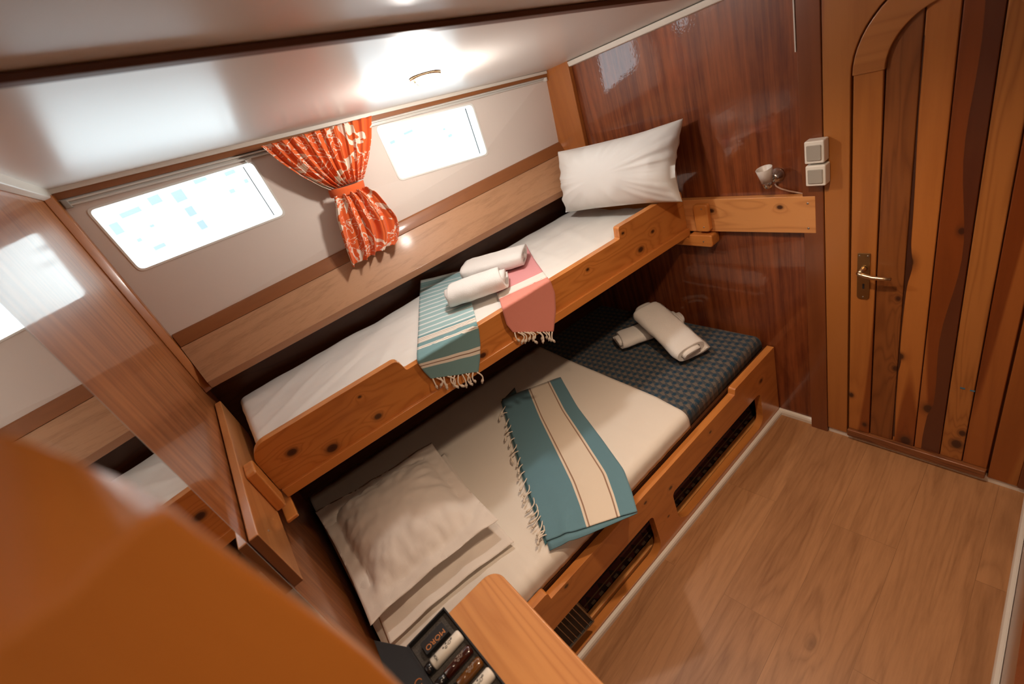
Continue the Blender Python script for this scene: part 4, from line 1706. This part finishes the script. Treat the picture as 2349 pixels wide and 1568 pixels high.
def text_obj(name, body, size, origin, ux, uy, mat, parent, ext=.0003):
    cu = bpy.data.curves.new(name, 'FONT'); cu.body = body; cu.size = size; cu.extrude = ext; cu.align_x = 'CENTER'; cu.align_y = 'CENTER'
    tmp = bpy.data.objects.new(name, cu); COL.objects.link(tmp)
    bpy.context.view_layer.update()
    me = bpy.data.meshes.new_from_object(tmp)
    COL.objects.unlink(tmp); bpy.data.objects.remove(tmp)
    ux, uy = Vector(ux).normalized(), Vector(uy).normalized()
    uz = ux.cross(uy)
    o0 = rootloc(parent)
    for v in me.vertices:
        v.co = Vector(origin) + ux * v.co.x + uy * v.co.y + uz * v.co.z - o0
    me.materials.clear(); me.materials.append(mat)
    o = bpy.data.objects.new(name, me); COL.objects.link(o); o.parent = parent
    return o


# small black carton
u0, v0 = uvp((1015, 1428)); u1, v1 = uvp((967, 1482)); u2, v2 = uvp((1031, 1451)); u3, v3 = uvp((984, 1504))
ua, ub_ = min(u0, u2), max(u1, u3); va, vb = (v0 + v1) / 2, (v2 + v3) / 2
va, vb = min(va, vb), max(va, vb)
ca = empty('soap_carton', bp((ua + ub_) / 2, (va + vb) / 2, ZI), 'small black carton with copper lettering at the head of the toiletry box', 'box')
bm = bmesh.new(); obox(bm, ua, ub_, va, vb, ZI + .0003, ZI + .016)
obj('carton', bm, M['black'], ca, bevel=.001)
text_obj('lettering', 'MÖRO', .019, bp((ua + ub_) / 2, va + (vb - va) * .66, ZI + .0162), ex, ey, M['copper'], ca)

# tubes and bottles: heads toward the bunk side, caps on the left
items = [('lotion_tube', (1058, 1453), (990, 1522), .0145, (.80, .77, .70), 'white lotion tube with black cap, next to the black carton in the box', 'tube', 'white'),
         ('shampoo_bottle', (1080, 1484), (1022, 1548), .0125, (.05, .008, .005), 'dark red bottle with black cap in the middle of the box', 'bottle', 'dark'),
         ('shower_gel_bottle', (1104, 1512), (1050, 1570), .0125, (.20, .075, .012), 'amber bottle with black cap in the box beside the dark one', 'bottle', 'amber'),
         ('lotion_tube', (1130, 1540), (1066, 1605), .0145, (.80, .77, .70), 'white lotion tube at the foot of the box, partly cut off by the view', 'tube', 'white')]
ornament = plain('dark_ink', (.03, .028, .026), .6)
for (nm, pa, pb, r, col, lab, cat, kind) in items:
    (ua, va), (ub_, vb) = uvp(pa, ZI + r), uvp(pb, ZI + r)
    va = vb = (va + vb) / 2
    A, Bq = bp(ua, va, ZI + r * .72), bp(ub_, vb, ZI + r * .72)
    it = empty(nm, bp((ua + ub_) / 2, va, ZI), lab, cat)
    d = (Bq - A).normalized(); L = (Bq - A).length
    bm = bmesh.new()
    lathe(bm, A, d, [(0, r * .35), (.001, r * .8), (.004, r * .97), (.007, r), (L - .003, r), (L, r * .75)], 24)
    if kind == 'white':
        mt = plain('white_tube_' + lab[:12].replace(' ', '_'), col, .4)
    else:
        tt = NT(kind + '_liquid_plastic'); mt = tt.bsdf(col, .12, coat=1, coat_rough=.03); tt.p.inputs['Transmission Weight'].default_value = .25
    body = obj('body', bm, mt, it, smooth=True)
    bm = bmesh.new()
    capL = min(.026, BW - ub_ - .007)
    capL = max(capL, .012)
    lathe(bm, A, d, [(L + .0005, r * .82), (L + .001, r * .9), (L + capL - .002, r * .9), (L + capL, r * .8)], 24)
    obj('cap', bm, M['blackgloss'], it, smooth=True)
    bm = bmesh.new()
    upv = Vector((0, 0, 1))

    def onb(s, w):      # point on the tube top, s along, w across
        a = w / r
        return A + d * s + ey * (r * math.sin(a)) * 1.0 + upv * (r * math.cos(a) + .0004)
    for q, (sc_, sw, rr2) in enumerate(((L * .36, 0, .0052), (L * .48, .003, .0036), (L * .27, -.003, .003), (L * .44, -.005, .0026), (L * .55, -.001, .0022))):
        tube(bm, [onb(sc_ + rr2 * math.cos(a) * (1 - .05 * i2), sw + rr2 * math.sin(a) * (1 - .05 * i2)) for i2, a in enumerate([k * .55 for k in range(15)])], .0006, 5)
    obj('ornament', bm, ornament if kind == 'white' else plain('pale_ink_' + kind, (.35, .3, .26), .6), it)
    if kind == 'white':
        text_obj('lettering', 'MÖRO', .008, onb(L * .82, 0) + upv * .0006, -ey, ex, ornament, it, .0002)

# lid lying next to the box
lidz = .048
lq = [pz((857, 1467), zt + lidz), pz((937, 1483), zt + lidz), pz((1010, 1600), zt + lidz), pz((905, 1600), zt + lidz)]
l0, l1, l2_, l3 = [Vector(p) for p in lq]
ld = empty('box_lid', (l0 + l2_) / 2 - Vector((0, 0, lidz)), 'black box lid standing left of the open toiletry box', 'lid')
dn = Vector((0, 0, -(lidz - .0008)))
e2 = (l1 - l0); fl = Vector(pz((838, 1496), zt + .03))
bm = bmesh.new()
drop = Vector((XP + .02, l0.y + .01, zt + .0008))
hex8(bm, [l0 + dn, l1 + dn, l2_ + dn, l3 + dn], [l0, l1, l2_, l3])
obj('lid_shell', bm, M['black'], ld, bevel=.0015)
cc_ = Vector(pz((960, 1566), zt + lidz + .0006))
bm = bmesh.new()
tube(bm, [cc_ + Vector((.009 * math.cos(a), .009 * math.sin(a), 0)) for a in [k * .3 for k in range(0, 19)]], .0011, 6)
obj('logo_ring', bm, M['copper'], ld)

# ------------------------------------------------------------------ near cabinet end (out of focus)
YC, YD = .20, .052
cabmat = wood('glossy_orange_cabinet', (.58, .20, .032), (.40, .11, .014), 'Z', sc=5, rings=1.2, ring_s=.4, rough=.35, coat=.7, coat_rough=.3)
cb = empty('corner_cabinet', (-.15, YC + .03, .7006), 'blurred glossy orange wooden cabinet end in the near left foreground', 'cabinet')
side = [Vector(py(p, YC)) for p in ((850, 1507), (797, 1464), (652, 1359), (543, 1283), (435, 1203), (395, 1170))]
crease = [Vector(py(p, YC)) for p in ((372, 1160), (330, 1190), (270, 1240), (150, 1370), (0, 1470))]
backl = [Vector(py(p, YC + YD)) for p in ((362, 1145), (290, 1098), (174, 1047), (90, 1005), (0, 975))]
k = (YC + YD) / YC * .98
bm = bmesh.new()
CZ = .7006
fr = [Vector((side[0].x, YC, CZ))] + side + crease + [Vector((XP + .0045, YC, crease[-1].z - .01)), Vector((XP + .0045, YC, CZ))]
ns = len(side)
Fv = [bm.verts.new(p) for p in fr]
bm.faces.new(Fv)
sb_ = [bm.verts.new((p.x * k, YC + YD, CZ if i == 0 else 1.8 + (p.z - 1.8) * k)) for i, p in enumerate([fr[0]] + side)]
for i in range(ns):
    bm.faces.new((Fv[i], Fv[i + 1], sb_[i + 1], sb_[i]))
Cv = Fv[ns + 1:ns + 1 + len(crease)]
Bk = [bm.verts.new(p) for p in backl]
bm.faces.new((Fv[ns], Cv[0], Bk[0], sb_[ns]))
for i in range(len(Cv) - 1):
    bm.faces.new((Cv[i], Cv[i + 1], Bk[i + 1], Bk[i]))
e0 = bm.verts.new((XP + .0045, YC + YD, backl[-1].z + .012))
e1 = bm.verts.new((XP + .0045, YC + YD, CZ))
bm.faces.new((Cv[-1], Fv[ns + 1 + len(crease)], e0, Bk[-1]))
bm.faces.new(sb_ + Bk + [e0, e1])
bm.faces.new((Fv[-1], Fv[-2], e0, e1)[::1])
obj('end_panel', bm, cabmat, cb, bevel=.006, seg=3)

# ------------------------------------------------------------------ quay buildings outside
def facade(loc, w, h, col, wins, label):
    b = empty('quay_building', loc, label, 'building')
    l = Vector(loc)
    obj('wall', boxbm((l.x - w / 2, l.y, l.z), (l.x + w / 2, l.y + 3, l.z + h)), plain('render_' + label[:8].replace(' ', '_'), col, .8), b)
    for (wx, wz, ww, wh) in wins:
        obj('window', boxbm((l.x + wx, l.y - .03, l.z + wz), (l.x + wx + ww, l.y + .0, l.z + wz + wh)), M['winblue'], b)


M['winblue'] = plain('blue_window_glass', (.17, .20, .215), .2)
facade((.6, 16, -1.0), 9.5, 9, (.82, .80, .76), [(-1.85, 2.9, .22, .3), (-1.5, 3.2, .5, .14), (-.75, 3.22, .3, .22), (-.2, 3.05, .3, .3), (-.15, 2.62, .22, .26), (-.1, 2.2, .2, .25), (.45, 3.3, .35, .2), (1.25, 3.2, .3, .12), (1.1, 2.75, .16, .12), (1.6, 2.85, .12, .12), (-1.55, 2.55, .12, .1), (-1.35, 2.2, .3, .12), (-1.1, 2.75, .12, .08)],
       'pale quayside building seen overexposed through the left window')
facade((13.5, 17, -1.0), 13, 8, (.84, .82, .78), [(-6.15, 2.2, .22, .12), (-5.5, 2.3, .4, .10), (-3.9, 1.9, .12, .1), (-3.8, 1.6, .2, .12)],
       'pale quayside building seen overexposed through the right window')

# ------------------------------------------------------------------ light
w = bpy.data.worlds.new('daylight'); SC.world = w; w.use_nodes = True
bgn = w.node_tree.nodes['Background']
bgn.inputs[0].default_value = (.80, .93, 1.0, 1)
bgn.inputs[1].default_value = 4.0


def area(name, loc, direction, sx, sy, energy, col, portal=False, spread=180):
    l = bpy.data.lights.new(name, 'AREA'); l.shape = 'RECTANGLE'; l.size = sx; l.size_y = sy; l.energy = energy; l.color = col
    l.spread = math.radians(spread)
    if portal: l.cycles.is_portal = True
    o = bpy.data.objects.new(name, l); COL.objects.link(o); o.location = loc
    o.rotation_euler = Vector(direction).to_track_quat('-Z', 'Y').to_euler()
    return o


for n, W in ((1, W1), (2, W2)):
    c = sum((hull(u, v) for u, v in W), Vector()) / 4 + HULLN * .05
    a, b_ = (hull(*W[1]) - hull(*W[0])).length, (hull(*W[3]) - hull(*W[0])).length
    area('daylight_portal', c, -HULLN, a + .06, b_ + .06, 1, (1, 1, 1), portal=True)
def spot(name, loc, e, size=130, blend=1.0, r=.03, col=(1, .73, .51)):
    l = bpy.data.lights.new(name, 'SPOT'); l.energy = e; l.shadow_soft_size = r; l.color = col
    l.spot_size = math.radians(size); l.spot_blend = blend
    o = bpy.data.objects.new(name, l); COL.objects.link(o); o.location = loc
    o.rotation_euler = (0, 0, 0)
    return o


def lamp(name, loc, e, r=.03, col=(1, .62, .33)):
    l = bpy.data.lights.new(name, 'POINT'); l.energy = e; l.shadow_soft_size = r; l.color = col
    o = bpy.data.objects.new(name, l); COL.objects.link(o); o.location = loc
    return o


p = cl - cnv * .05
lamp('ceiling_light_glow', p, 10.5, .03, (1, .93, .86))
for (x, y, e, sz) in ((.90, .54, 33, 130), (.25, .50, 11, 130), (.16, -.34, 15, 172)):  # last one is a fill added behind the camera to brighten the cabinet end
    spot('cabin_downlight_and_fill', (x, y, zc(x, y) - .03), e, sz)

vs = SC.view_settings
vs.view_transform = 'Standard'; vs.look = 'None'; vs.gamma = 1; vs.use_curve_mapping = False
vs.exposure = 0.42
SC.cycles.use_denoising = True
SC.cycles.use_adaptive_sampling = True
SC.cycles.adaptive_threshold = .02
SC.cycles.max_bounces = 8
SC.cycles.caustics_reflective = False
SC.cycles.caustics_refractive = False
SC.cycles.sample_clamp_indirect = 6

GROUPS = {'rolled_towel': 'rolled white towels on the two bunks', 'striped_towel': 'striped cotton towels on the two bunks', 'pillow': 'white pillows on the bunks',
          'light_switch': 'light switches on the door post', 'support_board': 'boards carrying the upper bunk', 'lotion_tube': 'white tubes in the toiletry box',
          'quay_building': 'buildings outside the windows', 'mattress': 'bunk mattresses'}
for o in COL.objects:
    st = o.name.split('.')[0]
    if o.parent is None and st in GROUPS:
        o['group'] = GROUPS[st]
